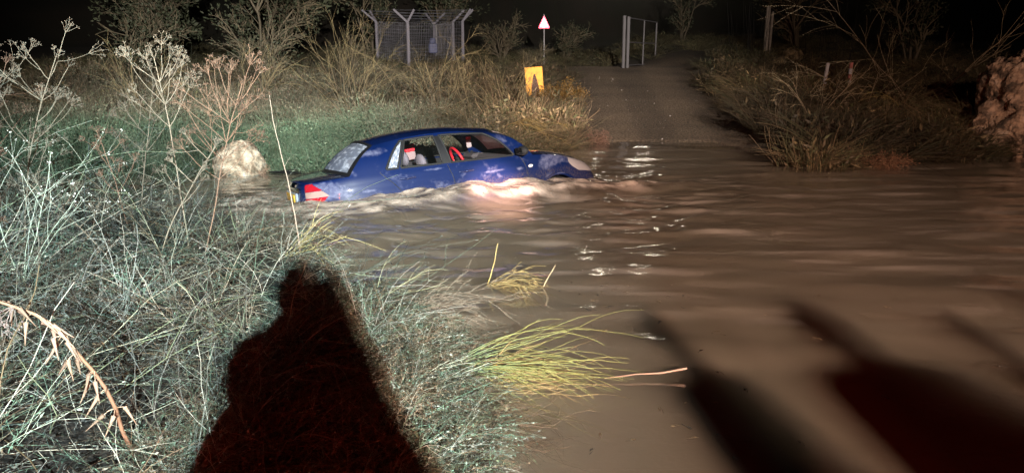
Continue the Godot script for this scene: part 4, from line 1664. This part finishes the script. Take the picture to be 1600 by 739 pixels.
# ---------------------------------------------------------------- vegetation in its places
func make_plants() -> void:
	vmat = mat(Color.WHITE, 0.75, 0.0, true)
	leafmat = mat(Color.WHITE, 0.7, 0.0, true)
	leafmat.backlight_enabled = true
	leafmat.backlight = Color(0.3, 0.3, 0.25)
	var silver := [Color(0.36, 0.42, 0.37), Color(0.46, 0.46, 0.42), Color(0.20, 0.32, 0.24), Color(0.50, 0.49, 0.46), Color(0.10, 0.12, 0.09), Color(0.07, 0.06, 0.045), Color(0.05, 0.06, 0.04), Color(0.08, 0.055, 0.035), Color(0.26, 0.19, 0.13)]
	var browny := [Color(0.26, 0.20, 0.13), Color(0.20, 0.16, 0.11), Color(0.30, 0.25, 0.15), Color(0.15, 0.13, 0.09)]
	var olive := [Color(0.13, 0.15, 0.08), Color(0.18, 0.17, 0.10), Color(0.10, 0.12, 0.06), Color(0.22, 0.18, 0.11)]
	var greyg := [Color(0.20, 0.22, 0.16), Color(0.25, 0.24, 0.18), Color(0.15, 0.19, 0.13), Color(0.28, 0.24, 0.19)]
	# --- the tangle on the near bank
	var meshes := []
	for k in 6:
		meshes.append(tangle(200 + k, 40, 0.24, 0.66, 1.5, silver, 5, 0.0022))
	for k in 3:
		meshes.append(tangle(240 + k, 40, 0.2, 0.42, 1.2, silver, 12, 0.0016))
	for k in 3:
		meshes.append(tangle(260 + k, 9, 0.3, 1.15, 1.1, [Color(0.42, 0.44, 0.36), Color(0.36, 0.28, 0.18), Color(0.30, 0.38, 0.26)], 3, 0.0036))
	rng.seed = 77
	var xf := []
	var cs := []
	for k in meshes.size():
		xf.append([]); cs.append([])
	var put := 0
	for i in 30000:
		if put >= 900:
			break
		var x := rf(-11.0, 0.6)
		var z := rf(-9.5, -0.9)
		var zn := scurve(NEAR, x)
		if z < zn + rf(-0.45, 0.2):
			continue
		if x > -0.9 and rng.randf() < 0.2 or x > -0.36 and z > -4.3:
			continue
		if Vector2(x, z).length() < 1.25:
			continue
		var k := rng.randi() % 9 if rng.randf() < 0.86 or x > -0.9 else rng.randi_range(9, 11)
		var left := sm(-1.6, -4.5, x)
		var s := rf(0.65, 1.05) * (1.0 + 0.55 * left) * lerpf(0.5, 1.0, sm(-0.1, -1.1, x))
		var q := ground_at(x, z)
		q.y = maxf(q.y, 0.0) - 0.03
		xf[k].append(Transform3D((Basis(Vector3.UP, rf(0, TAU)) * Basis(Vector3.RIGHT, rf(-0.3, 0.3))).scaled(Vector3(s, s * rf(0.55, 0.95), s)), q))
		var tn := nz_land.get_noise_2d(x * 1.6 + 9, z * 1.6)
		cs[k].append(Color(1.0 + 0.3 * tn, 1.0, 0.96 - 0.25 * tn) * rf(0.35, 1.15) * clampf(0.8 + 1.3 * tn, 0.25, 1.15))
		put += 1
	for i in 900:      # low brownish litter of stems on the last strip of bank
		var x := rf(-1.3, -0.2)
		var z := rf(-4.6, -2.0)
		var zn := scurve(NEAR, x)
		if z < zn - 0.1 or i > 620:
			continue
		var k := rng.randi_range(6, 8)
		var s := rf(0.35, 0.75)
		xf[k].append(Transform3D((Basis(Vector3.UP, rf(0, TAU)) * Basis(Vector3.RIGHT, rf(-0.3, 0.3))).scaled(Vector3(s, s * 0.7, s)), ground_at(x, z) - Vector3(0, 0.02, 0)))
		cs[k].append((Color(0.75, 0.55, 0.40) if rng.randf() < 0.55 else Color(1.0, 1.08, 1.0)) * rf(0.35, 1.3))
	var under := Node3D.new()
	under.name = "undergrowth"
	add_child(under)
	tag(under, "tangled silvery undergrowth of thin stems covering the near bank", "undergrowth", "", "stuff")
	for k in meshes.size():
		stuff("tangle", meshes[k], xf[k], cs[k], vmat, under).set_meta("kind", "stuff")
	# --- the far bank on the left: fine grey-green scrub
	var lm := []
	for k in 4:
		lm.append(leaf_clump(300 + k, 420, Vector3(0.30, 0.24, 0.30), 0.032, greyg, 34))
	for k in 3:
		lm.append(leaf_clump(320 + k, 150, Vector3(0.30, 0.24, 0.30), 0.055, olive + browny, 40))
	for k in 3:
		lm.append(grass_tuft(340 + k, 60, 0.5, 0.8, olive + browny, 0.0032))
	xf = []
	cs = []
	for k in lm.size():
		xf.append([]); cs.append([])
	rng.seed = 78
	for i in 5200:
		var x := rf(-16.0, 1.9)
		var e := 15.0 * pow(rng.randf(), 1.5) - 0.15
		var z := scurve(FAR, x) - e
		if road_at(x, z) > 0.45 and z < -14.5:
			continue
		var brown := sm(-2.4, 0.4, x + 0.8 * nz_land.get_noise_2d(x, z)) + 0.35 * sm(3.0, 8.0, e)
		var k := rng.randi_range(4, 9) if rng.randf() < brown else rng.randi_range(0, 3)
		var s := rf(0.55, 1.15) * (1.0 + 0.05 * e) * (1.7 if rng.randf() < 0.12 else 1.0)
		xf[k].append(Transform3D((Basis(Vector3.UP, rf(0, TAU)) * Basis(Vector3.RIGHT, rf(-0.25, 0.25))).scaled(Vector3(s, s * rf(0.6, 1.2), s)), ground_at(x, z) - Vector3(0, 0.05, 0)))
		var blot := clampf(0.62 + 0.6 * nz_land.get_noise_2d(x * 0.5 + 20.0, z * 0.5), 0.34, 1.0)
		var teal := sm(-1.6, -3.2, x) * sm(5.0, 1.5, e)
		cs[k].append(Color(1.12, 1.0, 0.90).lerp(Color(0.46, 0.66, 0.54), teal) * rf(0.7, 1.25) * blot * lerpf(1.4, 0.7, sm(3.0, 7.0, e)))
	# the right bank: rougher, darker grass
	for i in 3600:
		var x := rf(4.5, 19.0)
		var e := 13.0 * pow(rng.randf(), 1.6) - 0.1
		var z := scurve(FAR, x) - e
		if road_at(x, z) > 0.4:
			continue
		var k := rng.randi_range(7, 9) if rng.randf() < 0.7 else rng.randi_range(4, 6)
		var s := rf(0.7, 1.35) * (1.8 if rng.randf() < 0.2 else 1.0)
		xf[k].append(Transform3D((Basis(Vector3.UP, rf(0, TAU)) * Basis(Vector3.RIGHT, rf(-0.35, 0.35))).scaled(Vector3(s, s * rf(0.7, 1.2), s)), ground_at(x, z) - Vector3(0, 0.04, 0)))
		cs[k].append(Color(1.0, 0.86, 0.68) * rf(0.45, 1.1) * clampf(0.6 + 0.8 * nz_land.get_noise_2d(x * 0.6, z * 0.6), 0.2, 1.0))
	# sparser cover farther up the slope
	for i in 1500:
		var x := rf(-24.0, 24.0)
		var z := rf(-48.0, -24.0)
		if road_at(x, z) > 0.05:
			continue
		var k := rng.randi_range(4, 9)
		var s := rf(1.0, 2.2)
		xf[k].append(Transform3D(Basis(Vector3.UP, rf(0, TAU)).scaled(Vector3(s, s * rf(0.5, 1.0), s)), ground_at(x, z) - Vector3(0, 0.05, 0)))
		cs[k].append(Color(0.95, 1.0, 0.85) * rf(0.3, 0.65))
	var cover := Node3D.new()
	cover.name = "ground_cover"
	add_child(cover)
	tag(cover, "low scrub and rough grass growing along the far bank", "ground cover", "", "stuff")
	for k in lm.size():
		stuff("scrub", lm[k], xf[k], cs[k], leafmat if k < 7 else vmat, cover).set_meta("kind", "stuff")

	# --- tall dry umbel plants, left
	var straw := Color(0.26, 0.22, 0.165)
	var tawny := Color(0.25, 0.155, 0.105)
	umbel_plant("tall straight dried umbel plant with forked pale top, left of the boulder", ground_at(-2.62, -5.5), 1.52, 12, Vector3(0.015, 0, 0.0), straw, 0.085, 401, 0.72, 0.8)
	umbel_plant("leaning dried umbel plant with broad tawny head, in front of the boulder", ground_at(-2.48, -5.5), 1.36, 20, Vector3(0.28, 0, 0.0), tawny, 0.10, 402, 0.5, 0.9)
	umbel_plant("short dried umbel plant leaning right below the broad tawny head", ground_at(-2.75, -5.3), 1.05, 8, Vector3(0.42, 0, 0.1), straw, 0.06, 409, 0.45, 0.9)
	umbel_plant("tall dried umbel plant at the left edge with many branched heads", ground_at(-4.25, -5.0), 1.75, 15, Vector3(-0.05, 0, 0), straw, 0.09, 403, 0.4, 1.0)
	umbel_plant("spreading dried umbel plant second from the left edge", ground_at(-3.75, -5.2), 1.55, 15, Vector3(0.22, 0, 0), straw * 0.75, 0.09, 404, 0.4, 1.0)
	umbel_plant("brown dried umbel plant low among the grass at far left", ground_at(-3.6, -4.4), 0.95, 8, Vector3(0.25, 0, 0.0), tawny, 0.065, 405, 0.35, 1.0)
	umbel_plant("thin dried umbel plant half hidden behind the left tangle", ground_at(-5.1, -6.6), 1.7, 9, Vector3(0.1, 0, 0), straw * 0.7, 0.065, 406, 0.5, 0.9)
	umbel_plant("brown seedy umbel plant between tangle and shallows, left of the tall straight one", ground_at(-3.35, -6.0), 0.95, 9, Vector3(-0.2, 0, 0), tawny * 0.8, 0.06, 407, 0.4, 1.0)
	umbel_plant("small dried umbel plant leaning left at the far left edge", ground_at(-3.9, -4.3), 1.15, 12, Vector3(-0.25, 0, 0), straw * 0.8, 0.085, 411, 0.35, 1.1)
	umbel_plant("bushy dried umbel plant behind the spreading one", ground_at(-4.6, -6.2), 1.6, 14, Vector3(0.1, 0, 0), tawny * 0.75, 0.09, 412, 0.35, 1.1)
	umbel_plant("dark dried umbel plant between the left cluster and the tall straight one", ground_at(-3.45, -6.4), 1.35, 12, Vector3(0.12, 0, 0), straw * 0.6, 0.085, 413, 0.4, 1.1)
	umbel_plant("broken low umbel plant bent over at the foot of the tall straight one", ground_at(-2.95, -5.0), 0.8, 9, Vector3(-0.5, 0, 0.1), straw * 0.8, 0.08, 414, 0.35, 1.1)
	# white-flowered stem
	rng.seed = 410
	var wf := thing("white_flower_stem", "pale branching stem dotted with tiny white flowers, far left", "plant", ground_at(-3.15, -4.3))
	var ws := MB.new()
	var tips := []
	for k in 5:
		grow(ws, Vector3.ZERO, (Vector3(rf(-0.5, 0.6), 1.1, rf(-0.3, 0.3))).normalized(), rf(0.6, 0.95), 0.0035, 2, {"depth": 2, "kids": [2, 3], "angle": 0.6, "shrink": [0.4, 0.6], "c0": Color(0.36, 0.42, 0.33), "c1": Color(0.44, 0.48, 0.40)}, tips)
	part("stem", ws, vmat, wf)
	var fl := MB.new()
	for tp in tips:
		for j in 3:
			fl.ball(tp[0] + rdir() * 0.012, Vector3.ONE * rf(0.0025, 0.0055), Basis(), 5, 4, Color(0.5, 0.5, 0.46))
	part("flowers", fl, vmat, wf)
	# --- the withered stalk close to the lens, bottom left
	rng.seed = 420
	var wk := thing("withered_stalk", "orange-brown withered stalk with hanging pods, close at bottom left", "plant", ground_at(-1.42, -2.35))
	var sb := MB.new()
	var arc := PackedVector3Array()
	for k in 12:
		var f := k / 11.0
		arc.append(Vector3(-0.30 * f * f - 0.10 * f, 0.62 * sin(f * PI * 0.50), 0.10 * f) + rdir() * 0.006)
	sb.tube(arc, 0.008, 0.004, 6, Color(0.20, 0.09, 0.05), Color(0.32, 0.19, 0.12))
	part("stem", sb, vmat, wk)
	for k in 26:
		var s := rng.randi_range(2, 11)
		var q := arc[s] + rdir() * 0.004
		var pb := MB.new()
		var dd := (Vector3(rf(-0.6, 0.6), rf(-1.0, -0.3), rf(-0.5, 0.5))).normalized()
		var st := twig(q, (dd + Vector3(0, 0.9, 0) + rdir() * 0.4).normalized(), rf(0.02, 0.05), 3, 0.2, Vector3(0, -1.2, 0))
		pb.tube(st, 0.002, 0.0016, 3, Color(0.45, 0.30, 0.2), Color(0.5, 0.36, 0.26))
		var e := st[-1]
		var tone := Color(0.28, 0.185, 0.13) * rf(0.6, 1.2)
		pb.tube(PackedVector3Array([e, e + dd * 0.02, e + dd * 0.045, e + dd * 0.08]), 0.0095, 0.001, 5, tone, tone)
		part("pod", pb, vmat, wk)
	var hb := MB.new()
	umbel(hb, arc[9], Vector3(-0.4, -0.6, 0.2).normalized(), 0.09, Color(0.28, 0.22, 0.20))
	umbel(hb, arc[11], Vector3(-0.8, 0.3, 0.1).normalized(), 0.08, Color(0.30, 0.22, 0.16))
	part("seed_head", hb, vmat, wk)
	# --- one thin stem standing in front of the tail of the car
	rng.seed = 430
	var ts := MB.new()
	var tp := ground_at(-1.80, -5.75)
	tp.y = maxf(tp.y, 0.05)
	var line := twig(Vector3.ZERO, Vector3(0.0, 1, 0).normalized(), 1.4, 14, 0.11, Vector3(0.06, 0.3, 0))
	ts.tube(line, 0.007, 0.0025, 5, Color(0.33, 0.24, 0.18), Color(0.40, 0.34, 0.27))
	for k in [5, 8, 11]:
		ts.tube(twig(line[k], Vector3(rf(-0.6, 0.6), 0.6, 0.2).normalized(), 0.10, 3, 0.15), 0.002, 0.001, 3, Color(0.40, 0.34, 0.27), Color(0.40, 0.34, 0.27))
	solo("dry_weed", ts, vmat, "single thin dry stem standing in front of the car's tail", "plant", tp)
	# --- yellow-green broom bending out over the water, and its companions
	var broom := {"wands": 38, "out": [0.5, 1.5], "up": [0.08, 0.45], "a0": -0.35, "a1": 0.42, "l": 0.70, "r": 0.0031, "depth": 1, "kids": [2, 4], "angle": 0.36, "shrink": [0.3, 0.55], "seg": 7, "crook": 0.11, "pull": Vector3(0.2, -0.30, 0), "c0": Color(0.22, 0.33, 0.17), "c1": Color(0.33, 0.31, 0.10), "foot": 0.12, "taper": 0.45}
	wand_bush("broom_bush", "yellow-green broom with long wands bent out over the water", Vector3(-0.42, 0.06, -3.66), broom, 501)
	var bk := broom.duplicate()
	bk.merge({"wands": 26, "up": [0.02, 0.3], "l": 0.62, "a0": -0.9, "a1": 0.2, "c0": Color(0.22, 0.24, 0.12), "c1": Color(0.40, 0.27, 0.12)}, true)
	wand_bush("broom_bush", "duller brownish broom shoots trailing in the water under the yellow one", Vector3(-0.40, 0.03, -3.45), bk, 502)
	var pale := broom.duplicate()
	pale.merge({"wands": 24, "a0": 0.0, "a1": TAU, "out": [0.3, 1.2], "up": [0.1, 0.6], "l": 0.42, "r": 0.0035, "c0": Color(0.34, 0.38, 0.28), "c1": Color(0.48, 0.50, 0.38)}, true)
	wand_bush("weed_bush", "silvery weed clump at the water's edge beside the broom", Vector3(-0.62, 0.12, -3.15), pale, 503)
	pale.merge({"l": 0.36, "wands": 18, "c0": Color(0.26, 0.28, 0.18), "c1": Color(0.36, 0.34, 0.2)}, true)
	wand_bush("weed_bush", "upright yellowish weed clump by the shadow's right shoulder", Vector3(-0.95, 0.15, -4.6), pale, 504)
	var dead := broom.duplicate()
	dead.merge({"wands": 40, "a0": -0.4, "a1": 0.5, "out": [0.6, 1.5], "up": [0.05, 0.35], "l": 0.6, "r": 0.0032, "depth": 2, "angle": 0.7, "crook": 0.16, "c0": Color(0.20, 0.15, 0.11), "c1": Color(0.33, 0.27, 0.20)}, true)
	wand_bush("dead_brushwood", "grey-brown dead brushwood reaching into the water behind the broom", Vector3(-0.92, 0.06, -4.55), dead, 505)
	dead.merge({"wands": 26, "l": 0.5, "a0": -0.7, "a1": 0.4, "up": [0.0, 0.16], "c0": Color(0.09, 0.06, 0.04), "c1": Color(0.15, 0.10, 0.06)}, true)
	wand_bush("dead_brushwood", "dark brown half-drowned twigs below the yellow broom at the bottom of the view", Vector3(-0.42, 0.02, -3.05), dead, 506)
	# sprig standing in the stream
	var mid := {"wands": 26, "out": [0.5, 1.3], "up": [0.2, 0.8], "a0": -0.6, "a1": 0.7, "l": 0.34, "r": 0.0042, "depth": 1, "kids": [2, 4], "angle": 0.7, "shrink": [0.4, 0.7], "seg": 6, "crook": 0.12, "pull": Vector3(0.3, -0.9, 0), "c0": Color(0.24, 0.18, 0.08), "c1": Color(0.36, 0.27, 0.11), "foot": 0.14}
	wand_bush("stream_sprig", "yellow-brown tussock of bent twigs standing alone in the stream", Vector3(-0.22, 0.0, -5.35), mid, 510)
	rng.seed = 511
	var lone := MB.new()
	lone.tube(twig(Vector3.ZERO, Vector3(0.25, 1, 0).normalized(), 0.36, 5, 0.14), 0.005, 0.003, 5, Color(0.5, 0.38, 0.13), Color(0.5, 0.38, 0.16))
	lone.tube(twig(Vector3(0.45, 0.02, 0.1), Vector3(0.35, 1, 0).normalized(), 0.2, 4, 0.14), 0.006, 0.003, 5, Color(0.5, 0.4, 0.25), Color(0.5, 0.4, 0.25))
	solo("crooked_twig", lone, vmat, "crooked pale twig sticking up from the tussock in the stream", "twig", Vector3(-0.20, 0.0, -5.4))
	var spr := mid.duplicate()
	spr.merge({"wands": 9, "l": 0.5, "a0": -0.5, "a1": 0.6, "up": [0.5, 1.1], "c0": Color(0.44, 0.38, 0.16), "c1": Color(0.52, 0.44, 0.2), "pull": Vector3(0.4, -0.5, 0), "foot": 0.05}, true)
	wand_bush("yellow_sprig", "few-branched yellow sprig hanging over the water below the car's boot", Vector3(-1.95, 0.12, -5.75), spr, 512)
	# drifting twig
	rng.seed = 520
	var dr := MB.new()
	dr.tube(PackedVector3Array([Vector3(-0.28, 0.0, 0.03), Vector3(-0.1, 0.012, 0.0), Vector3(0.05, 0.015, -0.01), Vector3(0.2, 0.03, -0.04)]), 0.003, 0.007, 5, Color(0.3, 0.16, 0.11), Color(0.48, 0.28, 0.20))
	solo("driftwood_twig", dr, vmat, "thin reddish twig drifting right of the yellow broom", "twig", Vector3(0.80, 0.015, -3.68))
	# --- yellow reeds at the water's edge behind the tail
	var reed := {"wands": 14, "out": [0.8, 1.6], "up": [0.05, 0.3], "a0": -0.5, "a1": 0.5, "l": 0.6, "r": 0.006, "depth": 0, "kids": [0, 0], "angle": 0.3, "shrink": [0.4, 0.6], "seg": 6, "crook": 0.07, "pull": Vector3(0.2, -0.4, 0), "c0": Color(0.42, 0.38, 0.08), "c1": Color(0.50, 0.44, 0.10), "foot": 0.3}
	wand_bush("yellow_reeds", "flattened yellow reeds in the shallows between boulder and car", Vector3(-4.0, 0.02, -11.2), reed, 530)
	# --- bare bushes of the far bank
	var bare := {"wands": 22, "out": [0.2, 1.0], "up": [0.7, 1.2], "l": 1.7, "r": 0.008, "depth": 2, "kids": [2, 4], "angle": 0.5, "shrink": [0.35, 0.6], "seg": 6, "crook": 0.10, "pull": Vector3(0, -0.22, 0), "c0": Color(0.14, 0.105, 0.065), "c1": Color(0.25, 0.20, 0.10), "foot": 0.25}
	var spots := [
		[Vector2(-4.3, -18.2), 1.0, "wide bare bush with arching wands below the compound's left side", 541, 26],
		[Vector2(-2.55, -18.5), 0.85, "slim upright bare bush in front of the forked posts", 542, 12],
		[Vector2(-0.85, -16.4), 1.0, "bare sapling bush rising just behind the car roof", 543, 7],
		[Vector2(-0.3, -19.5), 0.9, "bushy bare thicket left of the yellow board", 544, 18],
		[Vector2(-6.4, -17.5), 0.9, "bare bush above the grey scrub left of the car", 545, 16],
		[Vector2(-3.4, -15.6), 0.8, "tangled bare bush close behind the car's rear window", 561, 22],
		[Vector2(-1.7, -17.2), 0.75, "tangled bare bush above the middle of the car roof", 562, 22],
		[Vector2(0.0, -16.6), 0.6, "low tangled bush between the car's bonnet and the yellow board", 563, 24],
		[Vector2(-7.6, -15.0), 0.85, "tangled bare bush on the bank left of the boulder", 564, 18],
		[Vector2(6.6, -15.5), 0.7, "low bare bush on the right bank near the track", 565, 20],
		[Vector2(9.9, -17.5), 2.0, "large bare bush with long spreading branches on the right bank", 546, 12],
		[Vector2(8.3, -16.8), 0.9, "smaller bare bush of crossing twigs beside the large right-hand one", 547, 12],
		[Vector2(12.2, -18.5), 1.3, "bare bush rising behind the rust-brown rock", 548, 12]]
	for s in spots:
		var o := bare.duplicate()
		o.l = 1.6 * s[1]
		o.wands = int(s[4] * 0.5)
		if s[0].x > 5:
			o.merge({"out": [0.4, 1.3], "up": [0.5, 1.2], "c0": Color(0.20, 0.15, 0.10), "c1": Color(0.36, 0.29, 0.18)}, true)
		wand_bush("bare_bush", s[2], ground_at(s[0].x, s[0].y), o, s[3], "bare bushes on the far bank")
	var archy := bare.duplicate()
	archy.merge({"wands": 9, "out": [0.6, 1.6], "up": [0.5, 0.9], "a0": -0.7, "a1": 0.9, "l": 1.0, "crook": 0.16, "r": 0.007, "pull": Vector3(0.5, -0.9, 0), "c0": Color(0.18, 0.12, 0.055), "c1": Color(0.33, 0.235, 0.08)}, true)
	wand_bush("arching_bush", "yellow twigs arching down behind the car's bonnet", ground_at(-0.35, -14.5), archy, 551)
	archy.merge({"a0": 2.0, "a1": 4.2, "pull": Vector3(-0.5, -0.6, 0), "l": 1.1, "c0": Color(0.26, 0.19, 0.08), "c1": Color(0.36, 0.28, 0.10)}, true)
	wand_bush("arching_bush", "dull yellow branches arching left out of the right-hand thicket", ground_at(8.9, -16.2), archy, 552)
	var leafy := bare.duplicate()
	leafy.merge({"wands": 40, "l": 0.5, "r": 0.004, "leaf": 0.05, "per": 5, "lc": Color(0.15, 0.085, 0.018), "c0": Color(0.2, 0.15, 0.08), "c1": Color(0.28, 0.2, 0.1)}, true)
	wand_bush("yellow_leafed_bush", "low bush with yellow-ochre leaves right of the yellow board", ground_at(1.28, -19.2), leafy, 553)
	var red := leafy.duplicate()
	red.merge({"wands": 34, "l": 0.26, "out": [0.4, 1.4], "up": [0.3, 0.8], "leaf": 0.03, "lc": Color(0.18, 0.10, 0.07), "c0": Color(0.26, 0.15, 0.11), "c1": Color(0.30, 0.18, 0.13)}, true)
	wand_bush("reddish_weed", "pinkish dry weed at the water's edge where the track begins", ground_at(1.72, -15.6), red, 554, "", "plant")
	red.merge({"wands": 46, "l": 0.36, "up": [0.1, 0.4], "out": [0.8, 1.6], "a0": 0.0, "a1": PI, "lc": Color(0.20, 0.10, 0.055), "c0": Color(0.28, 0.15, 0.09), "c1": Color(0.34, 0.2, 0.12)}, true)
	wand_bush("reddish_weed", "rusty dry weed trailing in the water off the right bank", Vector3(6.3, 0.05, -12.35), red, 555, "", "plant")
	var reeds := {"wands": 22, "out": [0.0, 0.25], "up": [1.0, 1.2], "l": 2.3, "r": 0.011, "depth": 0, "kids": [0, 0], "angle": 0.2, "shrink": [0.3, 0.4], "seg": 6, "crook": 0.04, "c0": Color(0.30, 0.26, 0.2), "c1": Color(0.36, 0.3, 0.22), "foot": 1.5}
	wand_bush("dry_cane_clump", "row of thin upright dry canes in the dark right of the timber post", ground_at(12.1, -27.5), reeds, 560, "dry canes", "canes")
	wand_bush("dry_cane_clump", "thin dry canes standing round the timber post", ground_at(10.7, -31.5), reeds, 561, "dry canes", "canes")
	# --- dark trees and big shrubs at the back
	var tree := {"wands": 5, "out": [0.1, 0.6], "up": [0.9, 1.2], "l": 1.5, "r": 0.05, "depth": 3, "kids": [3, 5], "angle": 0.6, "shrink": [0.45, 0.7], "seg": 5, "crook": 0.14, "from": 0.25, "c0": Color(0.10, 0.085, 0.06), "c1": Color(0.13, 0.11, 0.07), "foot": 0.15, "leaf": 0.10, "per": 4, "lc": Color(0.045, 0.055, 0.03)}
	var kinds := []
	for k in 4:
		var o := tree.duplicate()
		o.wands = 4 + k
		o.per = [5, 3, 6, 1][k]
		kinds.append(wand_bush("dark_tree", "", Vector3(0, -50, 0), o, 600 + k, "dark trees at the back", "tree"))
	var where := [
		[-9.5, -27.0, 1.5, 0, "tall dark bush farthest left behind the umbel plants"], [-14.0, -30.0, 1.9, 2, "dark tree at the left edge of the far bank"],
		[-12.5, -24.0, 1.15, 1, "loose bare-topped dark shrub above the left tangle"], [-11.0, -33.5, 2.0, 2, "big rounded dark tree behind the left scrub"],
		[-8.2, -23.5, 1.0, 3, "twiggy dark shrub left of the wide bare bush"], [-8.0, -42.0, 1.9, 0, "dark tree just left of the wire compound"],
		[-4.6, -45.5, 2.1, 2, "dark tree looming behind the wire compound"], [-6.3, -29.0, 0.75, 3, "low dark thicket in front of the compound's left post"],
		[-0.6, -41.0, 1.2, 3, "dark bare thicket between compound and warning sign"], [3.2, -43.0, 1.0, 1, "low dark shrub between warning sign and gate"],
		[9.8, -42.0, 1.3, 0, "dark shrub right behind the open gate"], [14.2, -36.0, 1.5, 1, "dark shrub behind the timber post"],
		[16.5, -30.0, 1.4, 0, "dark bush behind the dry canes"], [19.0, -25.0, 1.5, 2, "dark bush at the right edge beyond the rock"],
		[-18.0, -36.0, 2.2, 0, "dark tree far left on the skyline"], [1.0, -33.0, 0.6, 3, "small dark thicket at the foot of the warning sign"]]
	for k in where.size():
		var w: Array = where[k]
		var g := ground_at(w[0], w[1]) - Vector3(0, 0.1, 0)
		if k < 4 and false:
			pass
		var src: Node3D = kinds[w[3]]
		var o: Node3D = src if src.position.y < -40.0 else dup(src, "", g, 0.0)
		o.transform = Transform3D(Basis(Vector3.UP, 1.7 * k).scaled(Vector3.ONE * w[2]), g)
		o.set_meta("label", w[4])

# ---------------------------------------------------------------- the scene
func _ready() -> void:
	# camera
	var cam := Camera3D.new()
	cam.name = "camera"
	cam.position = Vector3(0, 1.75, 0)
	cam.rotation_degrees = Vector3(-14.012, 0, 0)
	cam.fov = 37.135
	cam.near = 0.05
	cam.far = 1500.0
	add_child(cam)
	cam.current = true
	# night sky and exposure
	var sky := ProceduralSkyMaterial.new()
	sky.sky_top_color = Color(0.02, 0.022, 0.03)
	sky.sky_horizon_color = Color(0.035, 0.033, 0.035)
	sky.ground_horizon_color = Color(0.03, 0.03, 0.03)
	sky.ground_bottom_color = Color(0.02, 0.02, 0.02)
	var env := Environment.new()
	env.background_mode = Environment.BG_SKY
	env.sky = Sky.new()
	env.sky.sky_material = sky
	env.background_energy_multiplier = 0.5
	env.tonemap_mode = Environment.TONE_MAPPER_LINEAR
	env.tonemap_exposure = 1.0
	env.volumetric_fog_enabled = true
	env.volumetric_fog_density = 0.0
	env.sdfgi_enabled = true
	env.ssao_enabled = true
	env.ssil_enabled = true
	var we := WorldEnvironment.new()
	we.name = "environment"
	we.environment = env
	add_child(we)
	car_frame = Transform3D(car_basis(0.48346, 0.06303, -0.08795), Vector3(-2.8546, 1.75 - 2.4952, -8.9325))
	# the lamps behind the camera
	make_lamp_mast()
	# setting
	make_land()
	make_water()
	make_silt()
	make_froth()
	make_debris()
	# things
	make_car()
	make_boulders()
	make_signs()
	make_enclosure()
	make_gate()
	make_plants()
	make_people()
	make_hill_lamps()

func car_basis(yaw: float, pit: float, rol: float) -> Basis:
	var fwd := Vector3(cos(yaw) * cos(pit), sin(pit), -sin(yaw) * cos(pit))
	var up := Vector3(-cos(yaw) * sin(pit), cos(pit), sin(yaw) * sin(pit))
	var nr := Vector3(sin(yaw), 0, cos(yaw))
	return Basis(fwd, up * cos(rol) + nr * sin(rol), nr * cos(rol) - up * sin(rol))

func make_people() -> void:
	var cp := make_person("person", "person in a dark hood and rain cape holding a phone up in both hands", Vector3(0.13, land(0.13, 0.42), 0.42), 0.10, true, 1, Color(0.03, 0.032, 0.035), Color(0.025, 0.027, 0.035), "people on the near bank", 1.0)
	var ph := MB.new()
	ph.box(Vector3.ZERO, Vector3(0.155, 0.074, 0.009), Basis(), 0.004)
	solo("phone", ph, mat(lin(0.02, 0.02, 0.022), 0.3), "black phone held sideways in the photographer's hands", "phone", Vector3(0.03, 1.735, 0.045))
	var by := make_person("person", "first person in an orange-brown rain cape along the water's edge", Vector3(1.78, land(1.78, 0.85), 0.85), 0.3, false, 2, Color(0.20, 0.07, 0.02), Color(0.03, 0.03, 0.035), "people on the near bank", 0.8)
	var a := dup(by, "second person in a rain cape along the water's edge, turned slightly to the left", ground_at(2.48, 0.85), 0.05, 1.03)
	var b := dup(by, "third person in a rain cape along the water's edge, turned to the right", ground_at(3.05, 0.7), -0.4, 0.98)
	var d := dup(by, "fourth person in a rain cape, farthest right along the water's edge", ground_at(3.6, 0.2), 0.2, 1.0)
	d.scale = Vector3(0.6, 1.0, 0.8)
	a.scale = Vector3(1.2, 1.03, 1.1)
	b.scale = Vector3(0.65, 0.98, 0.8)
	cp.scale = Vector3.ONE * 1.045
	by.scale = Vector3(0.68, 1.0, 0.8)

func make_hill_lamps() -> void:
	for k in 3:
		var x: float = [7.9, 12.6, 13.4][k]
		var z: float = -70.0
		var g := ground_at(x, z)
		var t := thing("street_lamp", ["distant street lamp on the hill, left of three", "distant street lamp on the hill, middle of three", "distant street lamp on the hill, right of three"][k], "street lamp", g, 0.0, "street lamps on the hill")
		var p := MB.new()
		p.tube(PackedVector3Array([Vector3.ZERO, Vector3(0, 2.6, 0), Vector3(0, 2.8, 0.15), Vector3(0, 2.85, 0.5)]), 0.05, 0.035, 8, Color.WHITE, Color.WHITE, true)
		part("pole", p, mat(lin(0.08, 0.08, 0.08), 0.6, 0.4), t)
		var b := MB.new()
		b.ball(Vector3(0, 2.78, 0.5), Vector3(0.15, 0.15, 0.15), Basis(), 12, 8)
		var gm := mat(Color.WHITE, 0.4)
		gm.emission_enabled = true
		gm.emission = Color(1.0, 0.95, 0.85)
		gm.emission_energy_multiplier = 80.0
		part("lamp_globe", b, gm, t)
		var l := OmniLight3D.new()
		l.name = "lamp_light"
		l.light_color = Color(1.0, 0.95, 0.85)
		l.light_energy = 2.2
		l.omni_range = 120.0
		l.omni_attenuation = 2.0
		l.light_size = 0.14
		l.shadow_enabled = true
		l.position = Vector3(0, 2.78, 0.5)
		t.add_child(l)
